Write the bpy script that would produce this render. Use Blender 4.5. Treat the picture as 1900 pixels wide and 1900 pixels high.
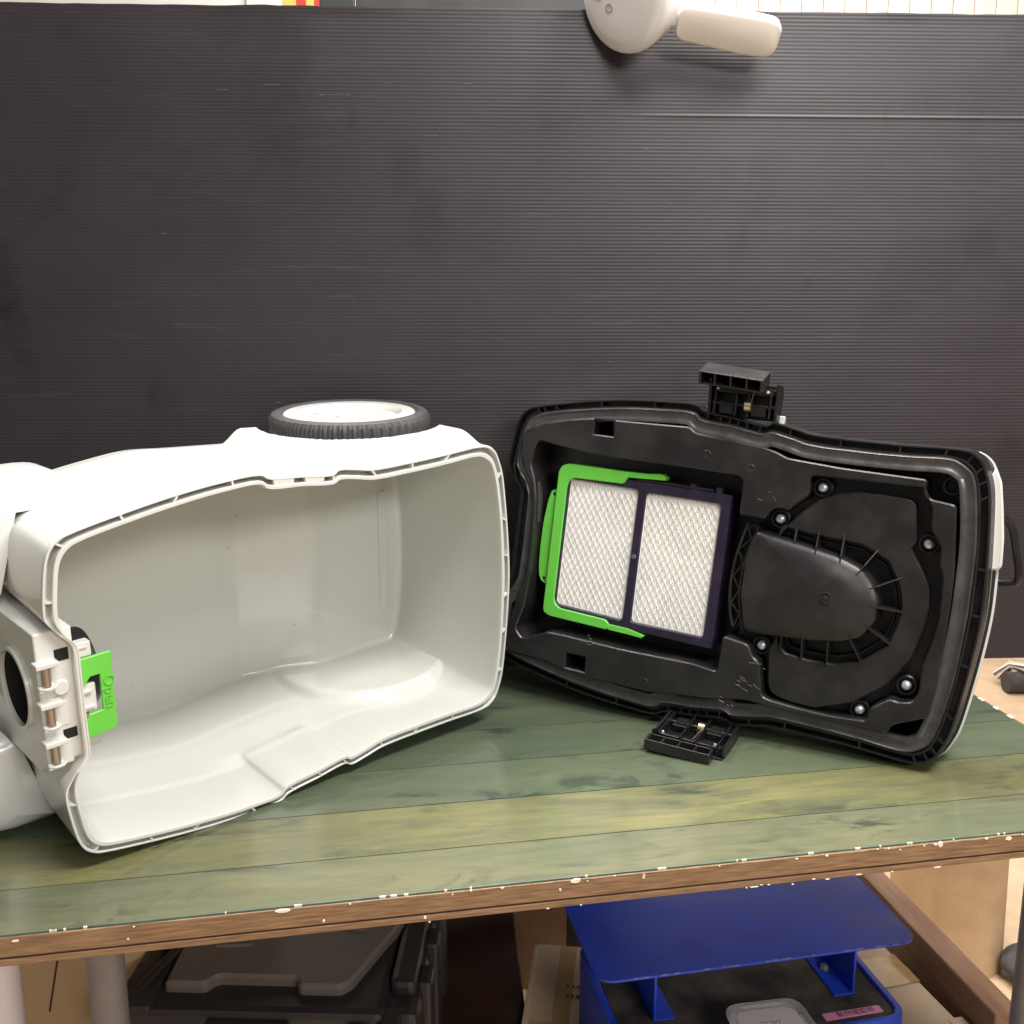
import bpy, bmesh, math, random
from mathutils import Vector, Matrix, noise
from mathutils.geometry import tessellate_polygon
for o in list(bpy.data.objects): bpy.data.objects.remove(o)
SC = bpy.context.scene
COL = SC.collection
R = math.radians
random.seed(7)

# ------------------------------------------------------------------ camera, world, lamps, exposure
cam = bpy.data.cameras.new('camera'); cam_o = bpy.data.objects.new('camera', cam); COL.objects.link(cam_o)
cam.sensor_width = 36; cam.lens = 36; cam.clip_start = 0.02; cam.clip_end = 60
cam_o.location = (0, 0, 1.22); cam_o.rotation_euler = (R(90 - 11.5), 0, 0)
SC.camera = cam_o
W = bpy.data.worlds.new('World'); SC.world = W; W.use_nodes = True
bg = W.node_tree.nodes['Background']; bg.inputs['Color'].default_value = (1.0, 0.95, 0.92, 1); bg.inputs['Strength'].default_value = 0.19
def lamp(name, loc, target, sx, sy, watts, col=(1, 0.962, 0.925)):
    l = bpy.data.lights.new(name, 'AREA'); l.shape = 'RECTANGLE'; l.size = sx; l.size_y = sy; l.energy = watts; l.color = col
    o = bpy.data.objects.new(name, l); COL.objects.link(o); o.location = loc
    o.rotation_euler = (Vector(target) - Vector(loc)).to_track_quat('-Z', 'Y').to_euler(); return o
lamp('ceiling_lamp', (-0.1, 1.72, 2.9), (-0.1, 1.1, 0.8), 2.2, 0.4, 108)
lamp('ceiling_lamp', (0.75, 0.45, 2.65), (0.1, 1.15, 0.9), 1.5, 0.5, 74)
lamp('ceiling_lamp', (1.7, -2.1, 2.45), (0.1, 1.2, 0.8), 1.4, 0.5, 62)
lamp('ceiling_lamp', (0.6, 3.0, 3.0), (0.6, 3.6, 1.2), 2.6, 0.5, 62)
SC.view_settings.view_transform = 'Standard'; SC.view_settings.look = 'None'
SC.view_settings.exposure = 0.0; SC.view_settings.gamma = 1.0

# ------------------------------------------------------------------ materials
def mat(name, col, rough=0.5, var=0.0, scale=30, bump=0.0, bscale=400, metal=0.0, spec=0.5, coat=0.0, stretch=(1, 1, 1), col2=None, ramp=(0.35, 0.65), rvar=0.0, trans=0.0):
    m = bpy.data.materials.new(name); m.use_nodes = True
    nt = m.node_tree; N = nt.nodes; L = nt.links; b = N['Principled BSDF']
    b.inputs['Base Color'].default_value = (*col, 1); b.inputs['Roughness'].default_value = rough
    b.inputs['Metallic'].default_value = metal; b.inputs['Specular IOR Level'].default_value = spec
    b.inputs['Coat Weight'].default_value = coat; b.inputs['Coat Roughness'].default_value = 0.09
    b.inputs['Transmission Weight'].default_value = trans
    tc = N.new('ShaderNodeTexCoord'); mp = N.new('ShaderNodeMapping'); L.new(tc.outputs['Object'], mp.inputs['Vector'])
    mp.inputs['Scale'].default_value = stretch
    if var or col2 or rvar:
        nz = N.new('ShaderNodeTexNoise'); nz.inputs['Scale'].default_value = scale; nz.inputs['Detail'].default_value = 6; nz.inputs['Roughness'].default_value = 0.6
        L.new(mp.outputs[0], nz.inputs['Vector'])
    if var or col2:
        r = N.new('ShaderNodeValToRGB'); r.color_ramp.elements[0].position = ramp[0]; r.color_ramp.elements[1].position = ramp[1]
        c2 = col2 or tuple(min(1, c * (1 + var)) for c in col)
        c1 = col if col2 else tuple(c * (1 - var) for c in col)
        r.color_ramp.elements[0].color = (*c1, 1); r.color_ramp.elements[1].color = (*c2, 1)
        L.new(nz.outputs['Fac'], r.inputs['Fac']); L.new(r.outputs['Color'], b.inputs['Base Color'])
    if rvar:
        mr = N.new('ShaderNodeMapRange'); mr.inputs['From Min'].default_value = .3; mr.inputs['From Max'].default_value = .7
        mr.inputs['To Min'].default_value = rough - rvar; mr.inputs['To Max'].default_value = rough + rvar
        L.new(nz.outputs['Fac'], mr.inputs['Value']); L.new(mr.outputs[0], b.inputs['Roughness'])
    if bump:
        n2 = N.new('ShaderNodeTexNoise'); n2.inputs['Scale'].default_value = bscale; n2.inputs['Detail'].default_value = 3
        L.new(mp.outputs[0], n2.inputs['Vector'])
        bp = N.new('ShaderNodeBump'); bp.inputs['Strength'].default_value = bump; bp.inputs['Distance'].default_value = 0.001
        L.new(n2.outputs['Fac'], bp.inputs['Height']); L.new(bp.outputs[0], b.inputs['Normal'])
    return m

# ------------------------------------------------------------------ mesh helpers
def tag(o, label=None, cat=None, group=None, kind=None):
    for k, v in (('label', label), ('category', cat), ('group', group), ('kind', kind)):
        if v: o[k] = v
    return o
def empty(name, loc=(0, 0, 0), rz=0.0, label=None, cat=None, group=None):
    o = bpy.data.objects.new(name, None); o.empty_display_size = 0.05; COL.objects.link(o)
    o.location = loc; o.rotation_euler = (0, 0, rz); return tag(o, label, cat, group)
def link(name, me, m=None, parent=None, kind=None, smooth=0):
    if m is not None and not me.materials: me.materials.append(m)
    if smooth:
        me.shade_smooth(); me.set_sharp_from_angle(angle=R(smooth))
    o = bpy.data.objects.new(name, me); COL.objects.link(o)
    if parent is not None: o.parent = parent
    if kind: o['kind'] = kind
    return o
def mesh(name, v, f):
    me = bpy.data.meshes.new(name); me.from_pydata([tuple(p) for p in v], [], f)
    bm = bmesh.new(); bm.from_mesh(me); bmesh.ops.recalc_face_normals(bm, faces=bm.faces); bm.to_mesh(me); bm.free(); return me
class MB:
    """collects shapes into one mesh"""
    def __init__(s): s.v = []; s.f = []
    def add(s, v, f, M=None):
        b = len(s.v); s.v += [tuple(M @ Vector(p)) if M is not None else tuple(p) for p in v]; s.f += [tuple(b + i for i in q) for q in f]; return s
    def box(s, x0, x1, y0, y1, z0, z1, M=None):
        v = [(x, y, z) for z in (z0, z1) for y in (y0, y1) for x in (x0, x1)]
        return s.add(v, [(0, 2, 3, 1), (4, 5, 7, 6), (0, 1, 5, 4), (2, 6, 7, 3), (0, 4, 6, 2), (1, 3, 7, 5)], M)
    def bbox(s, x0, x1, y0, y1, z0, z1, b=0.002, M=None):     # box with chamfered edges
        bm = bmesh.new(); bmesh.ops.create_cube(bm, size=1)
        for w in bm.verts: w.co = Vector(((x0 + x1) / 2 + w.co.x * (x1 - x0), (y0 + y1) / 2 + w.co.y * (y1 - y0), (z0 + z1) / 2 + w.co.z * (z1 - z0)))
        bmesh.ops.bevel(bm, geom=list(bm.edges), offset=b, segments=2, profile=.5, affect='EDGES')
        bm.verts.index_update(); v = [tuple(w.co) for w in bm.verts]; f = [tuple(w.index for w in q.verts) for q in bm.faces]; bm.free(); return s.add(v, f, M)
    def quad(s, pts, M=None): return s.add(pts, [tuple(range(len(pts)))], M)
    def tube(s, path, r, n=10, cap=True, M=None, sx=1.0):
        path = [Vector(p) for p in path]; v = []; f = []; up = None
        for i, p in enumerate(path):
            t = (path[min(i + 1, len(path) - 1)] - path[max(i - 1, 0)]).normalized()
            if up is None: up = Vector((0, 0, 1)) if abs(t.z) < .9 else Vector((1, 0, 0))
            a = t.cross(up).normalized(); b = a.cross(t).normalized(); up = b
            rr = r[i] if isinstance(r, (list, tuple)) else r
            v += [p + a * (rr * math.cos(2 * math.pi * k / n)) + b * (rr * sx * math.sin(2 * math.pi * k / n)) for k in range(n)]
        for i in range(len(path) - 1):
            for k in range(n): f.append((i * n + k, i * n + (k + 1) % n, (i + 1) * n + (k + 1) % n, (i + 1) * n + k))
        if cap: f += [tuple(range(n))[::-1], tuple((len(path) - 1) * n + k for k in range(n))]
        return s.add(v, f, M)
    def lathe(s, prof, n=40, M=None):          # profile (r, z) round z
        v = []; f = []
        for r, z in prof: v += [(r * math.cos(2 * math.pi * k / n), r * math.sin(2 * math.pi * k / n), z) for k in range(n)]
        for i in range(len(prof) - 1):
            for k in range(n): f.append((i * n + k, i * n + (k + 1) % n, (i + 1) * n + (k + 1) % n, (i + 1) * n + k))
        if prof[0][0] > 1e-6: pass
        return s.add(v, f, M)
    def loft(s, rings, cap0=True, cap1=True, M=None):
        n = len(rings[0]); v = [p for r in rings for p in r]; f = []
        for i in range(len(rings) - 1):
            for k in range(n): f.append((i * n + k, i * n + (k + 1) % n, (i + 1) * n + (k + 1) % n, (i + 1) * n + k))
        if cap0: f.append(tuple(range(n))[::-1])
        if cap1: f.append(tuple((len(rings) - 1) * n + k for k in range(n)))
        return s.add(v, f, M)
    def plate(s, loops, z0, z1, bev=0.0, M=None):   # polygon (first loop) with holes, from z0 up to z1, chamfered at z1
        loops = [ccw(l, i == 0) for i, l in enumerate(loops)]
        tops = [offs(l, bev) for l in loops] if bev else loops
        v = []; f = []
        def cap(ls, z, flip):
            b = len(v); fl = [Vector((p[0], p[1], 0)) for l in ls for p in l]
            for p in fl: v.append((p.x, p.y, z))
            for t in tessellate_polygon([[Vector((p[0], p[1], 0)) for p in l] for l in ls]):
                f.append(tuple(b + i for i in (t[::-1] if flip else t)))
        cap(tops, z1, False); cap(loops, z0, True)
        for l, t in zip(loops, tops):
            n = len(l); zs = [(l, z0), (l, z1 - bev), (t, z1)] if bev else [(l, z0), (t, z1)]
            b = len(v)
            for q, z in zs: v += [(p[0], p[1], z) for p in q]
            for i in range(len(zs) - 1):
                for k in range(n): f.append((b + i * n + k, b + i * n + (k + 1) % n, b + (i + 1) * n + (k + 1) % n, b + (i + 1) * n + k))
        return s.add(v, f, M)
    def build(s, name, m, parent=None, smooth=0, kind=None, weld=True):
        me = mesh(name, s.v, s.f)
        if weld:
            bm = bmesh.new(); bm.from_mesh(me); bmesh.ops.remove_doubles(bm, verts=bm.verts, dist=1e-6)
            bmesh.ops.recalc_face_normals(bm, faces=bm.faces); bm.to_mesh(me); bm.free()
        return link(name, me, m, parent, kind, smooth)
def area(l): return sum(l[i][0] * l[(i + 1) % len(l)][1] - l[(i + 1) % len(l)][0] * l[i][1] for i in range(len(l))) / 2
def ccw(l, want): return list(l) if (area(l) > 0) == want else list(l)[::-1]
def offs(l, d):                                   # move a loop to its left by d
    n = len(l); out = []
    for i in range(n):
        p, a, c = Vector(l[i][:2]), Vector(l[i - 1][:2]), Vector(l[(i + 1) % n][:2])
        e1 = (p - a).normalized(); e2 = (c - p).normalized()
        n1 = Vector((-e1.y, e1.x)); n2 = Vector((-e2.y, e2.x)); m = n1 + n2
        if m.length < .3: m = n1
        m.normalize(); k = d / max(.5, m.dot(n1)); q = p + m * k; out.append((q.x, q.y))
    return out
def catmull(pts, sub, closed=True):               # centripetal Catmull-Rom through points of any dimension
    n = len(pts); out = []
    for i in range(n if closed else n - 1):
        if closed: P = [Vector(pts[(i + k - 1) % n]) for k in range(4)]
        else: P = [Vector(pts[min(max(i + k - 1, 0), n - 1)]) for k in range(4)]
        t = [0.0]
        for k in range(3): t.append(t[-1] + max(1e-4, (P[k + 1] - P[k]).length) ** .5)
        for s in range(sub):
            x = t[1] + (t[2] - t[1]) * s / sub
            A = [P[k] * ((t[k + 1] - x) / (t[k + 1] - t[k])) + P[k + 1] * ((x - t[k]) / (t[k + 1] - t[k])) for k in range(3)]
            B = [A[k] * ((t[k + 2] - x) / (t[k + 2] - t[k])) + A[k + 1] * ((x - t[k]) / (t[k + 2] - t[k])) for k in range(2)]
            out.append(B[0] * ((t[2] - x) / (t[2] - t[1])) + B[1] * ((x - t[1]) / (t[2] - t[1])))
    if not closed: out.append(Vector(pts[-1]))
    return out
def rounded(l, r, seg=4):                          # polygon with filleted corners
    out = []; n = len(l)
    for i in range(n):
        p, a, c = Vector(l[i][:2]), Vector(l[i - 1][:2]), Vector(l[(i + 1) % n][:2])
        k = min(r, (a - p).length * .45, (c - p).length * .45)
        q0 = p + (a - p).normalized() * k; q1 = p + (c - p).normalized() * k
        for s in range(seg + 1):
            t = s / seg; out.append(tuple(q0 * (1 - t) ** 2 + p * (2 * t * (1 - t)) + q1 * t * t))
    return out
def sstep(a, b, x):
    t = min(1, max(0, (x - a) / (b - a))); return t * t * (3 - 2 * t)
def rrect(x0, x1, y0, y1, r, seg=5): return rounded([(x0, y0), (x1, y0), (x1, y1), (x0, y1)], r * 1.6, seg)
def text(name, s, size, m, parent, M, depth=0.0006, align='CENTER'):
    cu = bpy.data.curves.new(name, 'FONT'); cu.body = s; cu.size = size; cu.align_x = align; cu.align_y = 'CENTER'; cu.extrude = depth; cu.resolution_u = 3
    tmp = bpy.data.objects.new(name, cu); COL.objects.link(tmp); bpy.context.view_layer.update()
    me = bpy.data.meshes.new_from_object(tmp.evaluated_get(bpy.context.evaluated_depsgraph_get()))
    bpy.data.objects.remove(tmp); me.transform(M); me.materials.clear()
    return link(name, me, m, parent)
D={'tray': [(-0.2273,0.1329),(-0.2213,0.1407),(-0.1939,0.1523),(-0.162,0.1601),(-0.1327,0.1648),(-0.0998,0.1658),(-0.0053,0.1685),(0.0023,0.1622),(0.0862,0.1549),(0.1019,0.1517),(0.116,0.1459),(0.1771,0.1427),(0.2242,0.1423),(0.2709,0.142),(0.2695,0.1286),(0.2752,0.121),(0.3038,0.1181),(0.309,0.0759),(0.3124,0.0465),(0.3142,0.0051),(0.3142,-0.0429),(0.3142,-0.0835),(0.3107,-0.1202),(0.2744,-0.1374),(0.2698,-0.1499),(0.2438,-0.1495),(0.183,-0.1497),(0.1238,-0.1489),(0.1061,-0.1485),(0.0607,-0.1579),(0.0103,-0.163),(-0.0147,-0.1667),(-0.1009,-0.1661),(-0.1343,-0.1628),(-0.1584,-0.1572),(-0.1942,-0.1563),(-0.2113,-0.1555),(-0.2176,-0.1443),(-0.2158,-0.1144),(-0.2087,-0.0763),(-0.2002,-0.0499),(-0.2001,-0.0022),(-0.2032,0.0512),(-0.2081,0.0705),(-0.2209,0.0895),(-0.2283,0.11)],'tray_hole': [(-0.2039,0.1279),(-0.1802,0.1245),(-0.1371,0.1201),(-0.0647,0.1192),(0.0015,0.1192),(0.063,0.1183),(0.0676,0.1138),(0.0696,0.0718),(0.1002,0.0707),(0.1023,0.0781),(0.1077,0.0848),(0.1163,0.0867),(0.1255,0.0843),(0.1306,0.0921),(0.146,0.1058),(0.145,0.1296),(0.1789,0.1305),(0.2258,0.1315),(0.2689,0.1327),(0.275,0.1186),(0.2797,0.1132),(0.282,0.0865),(0.2893,0.0786),(0.2952,0.0688),(0.296,0.0526),(0.3024,0.0356),(0.3048,-0.0095),(0.3005,-0.041),(0.2951,-0.065),(0.2967,-0.0944),(0.2911,-0.1069),(0.279,-0.1104),(0.2672,-0.1088),(0.2479,-0.1249),(0.246,-0.14),(0.2067,-0.1432),(0.1696,-0.1432),(0.1363,-0.1413),(0.1263,-0.139),(0.1173,-0.0986),(0.1082,-0.094),(0.1018,-0.0808),(0.0702,-0.0768),(0.0685,-0.1215),(0.0381,-0.1181),(-0.0572,-0.1202),(-0.1325,-0.1184),(-0.1595,-0.119),(-0.1817,-0.1301),(-0.1946,-0.135),(-0.2057,-0.1241),(-0.197,-0.0923),(-0.1936,-0.0516),(-0.1945,-0.0027),(-0.1978,0.052),(-0.2033,0.0762),(-0.2113,0.095),(-0.2088,0.1181)],'window_a': [(-0.1296,0.1638),(-0.1033,0.1647),(-0.1028,0.145),(-0.13,0.1452)],'window_b': [(-0.1294,-0.1415),(-0.1027,-0.1414),(-0.1016,-0.1605),(-0.1292,-0.1602)],'gasket_front': [(-0.2379,0.1031),(-0.2305,0.0896),(-0.2142,0.0745),(-0.2107,0.0606),(-0.21,0.0246),(-0.2108,-0.0119),(-0.2113,-0.0449),(-0.2184,-0.0704),(-0.2253,-0.0806)],'volute': [(0.1146,0.0491),(0.1206,0.0605),(0.1343,0.0794),(0.157,0.1026),(0.177,0.1125),(0.1973,0.1173),(0.2266,0.1184),(0.2557,0.1172),(0.2621,0.1126),(0.2691,0.0697),(0.2638,0.0627),(0.2798,0.0396),(0.2898,0.0218),(0.2927,-0.001),(0.2912,-0.0248),(0.2824,-0.0621),(0.2588,-0.099),(0.2269,-0.1251),(0.1863,-0.1414),(0.1546,-0.1404),(0.1359,-0.1355),(0.1293,-0.1257),(0.1246,-0.0836),(0.131,-0.0657)],'moat': [(0.1216,0.0664),(0.1315,0.0635),(0.1693,0.0607),(0.2119,0.0589),(0.2435,0.0443),(0.2591,0.0173),(0.2637,-0.0017),(0.2626,-0.0257),(0.2561,-0.049),(0.2313,-0.0734),(0.2027,-0.0842),(0.172,-0.0858),(0.1444,-0.0833),(0.1361,-0.0745),(0.1183,0.0497)],'dome': [(0.0924,0.0556),(0.1153,0.0529),(0.1537,0.0477),(0.1913,0.0414),(0.2166,0.032),(0.2331,0.0162),(0.2409,-0.001),(0.24,-0.0263),(0.2281,-0.0464),(0.2057,-0.0568),(0.1697,-0.0625),(0.1322,-0.0651),(0.1034,-0.0672),(0.092,-0.0649),(0.0832,-0.0215),(0.0835,0.0181),(0.0876,0.0483)],'boss': [(0.1834,-0.0065)],'pocket': [(0.2959,0.1379)],'ribs_out': [(0.1374,0.0628),(0.1629,0.0669),(0.1917,0.0653),(0.229,0.054),(0.2584,0.0282),(0.2663,-0.0094),(0.2576,-0.048),(0.2297,-0.0749),(0.1931,-0.0856),(0.1638,-0.0849),(0.1385,-0.0806)],'ribs_in': [(0.1377,0.0282),(0.1638,0.0283),(0.1924,0.0239),(0.2102,0.0208),(0.2167,0.0045),(0.2233,-0.0081),(0.2185,-0.0241),(0.2067,-0.0334),(0.1919,-0.0396),(0.1632,-0.0487),(0.1396,-0.0503)],'screws': [(0.1577,0.1165),(0.1144,0.0728),(0.2811,0.07),(0.2814,-0.0937),(0.2357,-0.1333),(0.1139,-0.0822)],'truss_l': [(0.0797,0.0624),(0.0758,0.048),(0.0718,0.0295),(0.0694,0.0138),(0.0684,-0.0023),(0.0686,-0.0183),(0.0702,-0.034),(0.0733,-0.0508),(0.0778,-0.064)],'truss_r': [(0.0924,0.0598),(0.0879,0.046),(0.084,0.0316),(0.0819,0.0187),(0.0806,0.0052),(0.0798,-0.0082),(0.0804,-0.0214),(0.0822,-0.0344),(0.0846,-0.0466),(0.0876,-0.058),(0.0911,-0.0687)],'zig': [(0.0788,0.059),(0.0855,0.0443),(0.0719,0.0288),(0.0801,0.013),(0.07,-0.004),(0.08,-0.0188),(0.0719,-0.0364),(0.0842,-0.0487),(0.0781,-0.066)],'green': [(-0.1758,0.0912),(-0.1721,0.0988),(-0.1634,0.1027),(-0.13,0.1029),(-0.0811,0.1026),(-0.0802,0.0958),(-0.0848,0.0869),(-0.1526,0.0851),(-0.1597,0.0806),(-0.1616,0.0718),(-0.1607,-0.0747),(-0.1581,-0.0829),(-0.1505,-0.0872),(-0.086,-0.0895),(-0.0809,-0.0935),(-0.0795,-0.0988),(-0.0827,-0.1024),(-0.1644,-0.1002),(-0.1737,-0.0961),(-0.1746,-0.089)],'green_arm_a': [(-0.0855,0.1027),(-0.0567,0.1038),(-0.0371,0.1058),(-0.031,0.1026),(-0.0318,0.0984),(-0.0802,0.0958)],'green_arm_b': [(-0.08,-0.0947),(-0.0548,-0.0952),(-0.0375,-0.0987),(-0.0322,-0.1004),(-0.0354,-0.1039),(-0.0538,-0.1028),(-0.0813,-0.1021)],'green_tab': [(-0.176,0.0682),(-0.1849,0.0641),(-0.1884,0.0492),(-0.1913,0.0234),(-0.1918,-0.0093),(-0.1908,-0.0347),(-0.1888,-0.0497),(-0.1847,-0.057),(-0.1762,-0.0613),(-0.1739,-0.0426)],'green_holes': [(-0.1804,0.0597),(-0.1812,-0.0534)],'frame': [(-0.1699,0.0934),(-0.0809,0.0957),(0.0539,0.0925),(0.0555,-0.0998),(-0.0798,-0.0968),(-0.1715,-0.0943)],'pad1': [(-0.1593,0.0835),(-0.0645,0.0822),(-0.0641,-0.0865),(-0.1589,-0.083)],'pad2': [(-0.0542,0.0802),(0.0424,0.0796),(0.0427,-0.0868),(-0.0531,-0.0864)],'fscrew': [(-0.0594,-0.0028)],'latch_top': [(0.0111,0.1852),(0.0112,0.2232),(0.0158,0.238),(0.0829,0.2251),(0.091,0.2132),(0.1011,0.178)],'grip_top': [(-0.0008,0.2323),(0.0005,0.2467),(0.0767,0.2427),(0.0796,0.2398),(0.0819,0.2236),(-0.0007,0.231)],'latch_bot': [(0.0049,-0.188),(0.0063,-0.2186),(0.0865,-0.2161),(0.0898,-0.1824)],'grip_bot': [(0.0019,-0.2154),(0.0824,-0.2094),(0.0815,-0.2216),(0.0049,-0.227)],'pin_top': [(0.0467,0.1976)],'pin_bot': [(0.0575,-0.1891)],'cover': [(0.0949,0.1872),(0.1411,0.1815),(0.3189,0.1711),(0.3317,0.1667),(0.3396,0.1539),(0.348,0.1098),(0.3536,0.0621),(0.3539,0.0132),(0.3496,-0.0496),(0.3434,-0.1012)],'cord': [(0.3445,0.1078),(0.3535,0.1073),(0.3616,0.0981),(0.3691,0.0746),(0.3764,0.0449),(0.3754,0.0366),(0.3681,0.0334),(0.3562,0.0312)],'flap': [(-0.2045,0.0369),(-0.1723,0.0384),(-0.1731,-0.0432),(-0.2051,-0.0462),(-0.2075,-0.03),(-0.2023,-0.0272),(-0.1991,-0.0214),(-0.1852,-0.0203),(-0.185,0.0175),(-0.1945,0.0173),(-0.2,0.0097),(-0.2067,0.0082)],'flap_text': [(-0.1771,0.0117),(-0.1778,-0.0164)],'slots': [(0.0101,0.183),(0.0353,0.1801),(0.0349,0.1737),(0.0109,0.1753),(0.0486,0.1798),(0.073,0.1759),(0.0727,0.1705),(0.0482,0.1721)],'ribs_t': [(-0.2131,0.1578),(-0.1563,0.17),(-0.1007,0.1786),(-0.0377,0.1845),(0.0119,0.1804),(0.0478,0.1764),(0.0847,0.1722),(0.1405,0.1696),(0.1931,0.1724),(0.2463,0.1724),(0.3337,0.1387),(0.3423,0.0846),(0.3463,0.0314),(0.3456,-0.0289),(0.3418,-0.0835),(0.3351,-0.1359),(0.247,-0.171),(0.1932,-0.169),(0.1389,-0.1689),(0.0828,-0.1727),(0.045,-0.178),(0.0067,-0.1809),(-0.0444,-0.1866),(-0.1051,-0.1839),(-0.1606,-0.1762),(-0.2161,-0.1643),(-0.232,-0.1065),(-0.2314,0.105)],'block_e': [(-0.2312,0.0773),(-0.2444,0.0708),(-0.2455,0.0319),(-0.223,0.036),(-0.2281,-0.0096),(-0.2237,-0.0538),(-0.2346,-0.0595),(-0.2376,0.0377),(-0.2382,-0.0023),(-0.2381,-0.0416),(-0.2278,0.051),(-0.2346,-0.0327)]}

# ------------------------------------------------------------------ palette
def plank_mat(name, c1, c2, c3, seed):
    m = bpy.data.materials.new(name); m.use_nodes = True
    nt = m.node_tree; N = nt.nodes; L = nt.links; b = N['Principled BSDF']
    tc = N.new('ShaderNodeTexCoord'); mp = N.new('ShaderNodeMapping'); L.new(tc.outputs['Object'], mp.inputs['Vector'])
    mp.inputs['Location'].default_value = (seed * 3.1, seed * 1.7, 0)
    def noise_(sc, stretch, det=6, dist=0.0):
        q = N.new('ShaderNodeMapping'); L.new(mp.outputs[0], q.inputs['Vector']); q.inputs['Scale'].default_value = stretch
        n = N.new('ShaderNodeTexNoise'); n.inputs['Scale'].default_value = sc; n.inputs['Detail'].default_value = det; n.inputs['Distortion'].default_value = dist; n.inputs['Roughness'].default_value = .62
        L.new(q.outputs[0], n.inputs['Vector']); return n
    def ramp(n, p0, p1, a=(0, 0, 0), c=(1, 1, 1)):
        r = N.new('ShaderNodeValToRGB'); r.color_ramp.elements[0].position = p0; r.color_ramp.elements[1].position = p1
        r.color_ramp.elements[0].color = (*a, 1); r.color_ramp.elements[1].color = (*c, 1); L.new(n.outputs['Fac'], r.inputs['Fac']); return r
    def mix(f, a, c, blend='MIX', fac=None):
        x = N.new('ShaderNodeMix'); x.data_type = 'RGBA'; x.blend_type = blend
        if f is None: x.inputs['Factor'].default_value = fac
        else: L.new(f, x.inputs['Factor'])
        for k, s in (('A', a), ('B', c)):
            i = [q for q in x.inputs if q.name == k and q.type == 'RGBA'][0]
            if isinstance(s, tuple): i.default_value = (*s, 1)
            else: L.new(s, i)
        return [q for q in x.outputs if q.type == 'RGBA'][0]
    broad = ramp(noise_(4.5, (1, 3.2, 1), 5, .9), .38, .68)          # yellow patches
    streak = ramp(noise_(30, (1, 26, 1), 8, .35), .34, .66)          # fine grain along the board
    wav = ramp(noise_(8, (1, 9, 1), 9, 1.2), .42, .60)               # broader growth bands
    knot = ramp(noise_(8, (1, 2.2, 1), 10, 2.0), .50, .62)           # figured knots, only in patches
    where = ramp(noise_(4.2, (1, 2.2, 1), 3), .46, .58)
    spot = ramp(noise_(46, (1, 1.6, 1), 6, .8), .67, .73)
    def sc(x, k, y=None):
        q = N.new('ShaderNodeMath'); q.operation = 'MULTIPLY'; L.new(x.outputs['Color'], q.inputs[0])
        if y is None: q.inputs[1].default_value = k; return q.outputs[0]
        L.new(y.outputs['Color'], q.inputs[1]); q2 = N.new('ShaderNodeMath'); q2.operation = 'MULTIPLY'; q2.inputs[1].default_value = k; L.new(q.outputs[0], q2.inputs[0]); return q2.outputs[0]
    a = mix(broad.outputs['Color'], c1, c2)
    a = mix(sc(wav, .34), a, c3)
    a = mix(sc(streak, .36), a, tuple(x * .9 for x in c3))
    a = mix(sc(knot, .85, where), a, tuple(x * .5 for x in c3))
    a = mix(sc(spot, .6, where), a, tuple(x * .3 for x in c3))
    L.new(a, b.inputs['Base Color']); b.inputs['Roughness'].default_value = .42
    b.inputs['Coat Weight'].default_value = .8; b.inputs['Coat Roughness'].default_value = .2
    rr = N.new('ShaderNodeMapRange'); rr.inputs['To Min'].default_value = .07; rr.inputs['To Max'].default_value = .22
    L.new(noise_(7, (1, 1, 1), 5).outputs['Fac'], rr.inputs['Value']); L.new(rr.outputs[0], b.inputs['Coat Roughness'])
    return m
M_ = {}
M_['white'] = mat('white_plastic', (.585, .59, .553), .26, var=.012, scale=9, bump=.03, bscale=1500, coat=.5)
M_['rib'] = M_['white']
M_['black'] = mat('black_plastic', (.0085, .0078, .0082), .36, var=.25, scale=25, bump=.12, bscale=1600, rvar=.09)
M_['tray'] = mat('black_plastic_dusty', (.0115, .0105, .0108), .36, col2=(.024, .0222, .0222), scale=16, ramp=(.42, .75), bump=.12, bscale=1800, rvar=.10)
M_['gasket'] = mat('grey_rubber', (.050, .047, .048), .27, var=.2, scale=40, rvar=.1)
M_['rubber'] = mat('tyre_rubber', (.035, .033, .034), .62, var=.2, scale=60)
M_['hole'] = mat('hole_shade_black', (.006, .005, .005), .8)  # near-black painted in for the shade inside the port and hinge gaps
M_['green'] = mat('green_plastic', (.125, .51, .055), .42, var=.04, scale=20, bump=.05, bscale=1200)
M_['pad'] = mat('filter_paper', (.90, .88, .85), .9, var=.05, scale=22)
M_['net'] = mat('filter_netting', (.74, .715, .69), .7, var=.06, scale=80)
M_['frame'] = mat('violet_black_plastic', (.018, .012, .030), .38, var=.2, scale=30, rvar=.08)
M_['steel'] = mat('zinc_screw', (.80, .82, .88), .38, metal=.65, var=.08, scale=400)
M_['brass'] = mat('brass_spring', (.78, .66, .45), .32, metal=1.0)
M_['pin'] = mat('brown_steel_pin', (.42, .36, .32), .30, metal=.9)
M_['board'] = None
M_['edge'] = mat('brown_wood_edge', (.13, .066, .030), .48, col2=(.33, .20, .105), scale=26, stretch=(1, 1, 16), ramp=(.30, .70), bump=.3, bscale=160)
M_['groove'] = mat('dark_groove', (.05, .02, .012), .7)
M_['chip'] = mat('pale_chipboard', (.80, .74, .62), .8, var=.12, scale=300)
M_['teal'] = mat('clear_cover_edge', (.085, .115, .08), .45, var=.3, scale=20)
M_['kraft'] = mat('cardboard', (.42, .29, .165), .85, col2=(.50, .355, .21), scale=12, bump=.12, bscale=250)
M_['kraft2'] = mat('cardboard_pale', (.50, .37, .24), .85, col2=(.58, .44, .30), scale=9, bump=.10, bscale=250)
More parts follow.
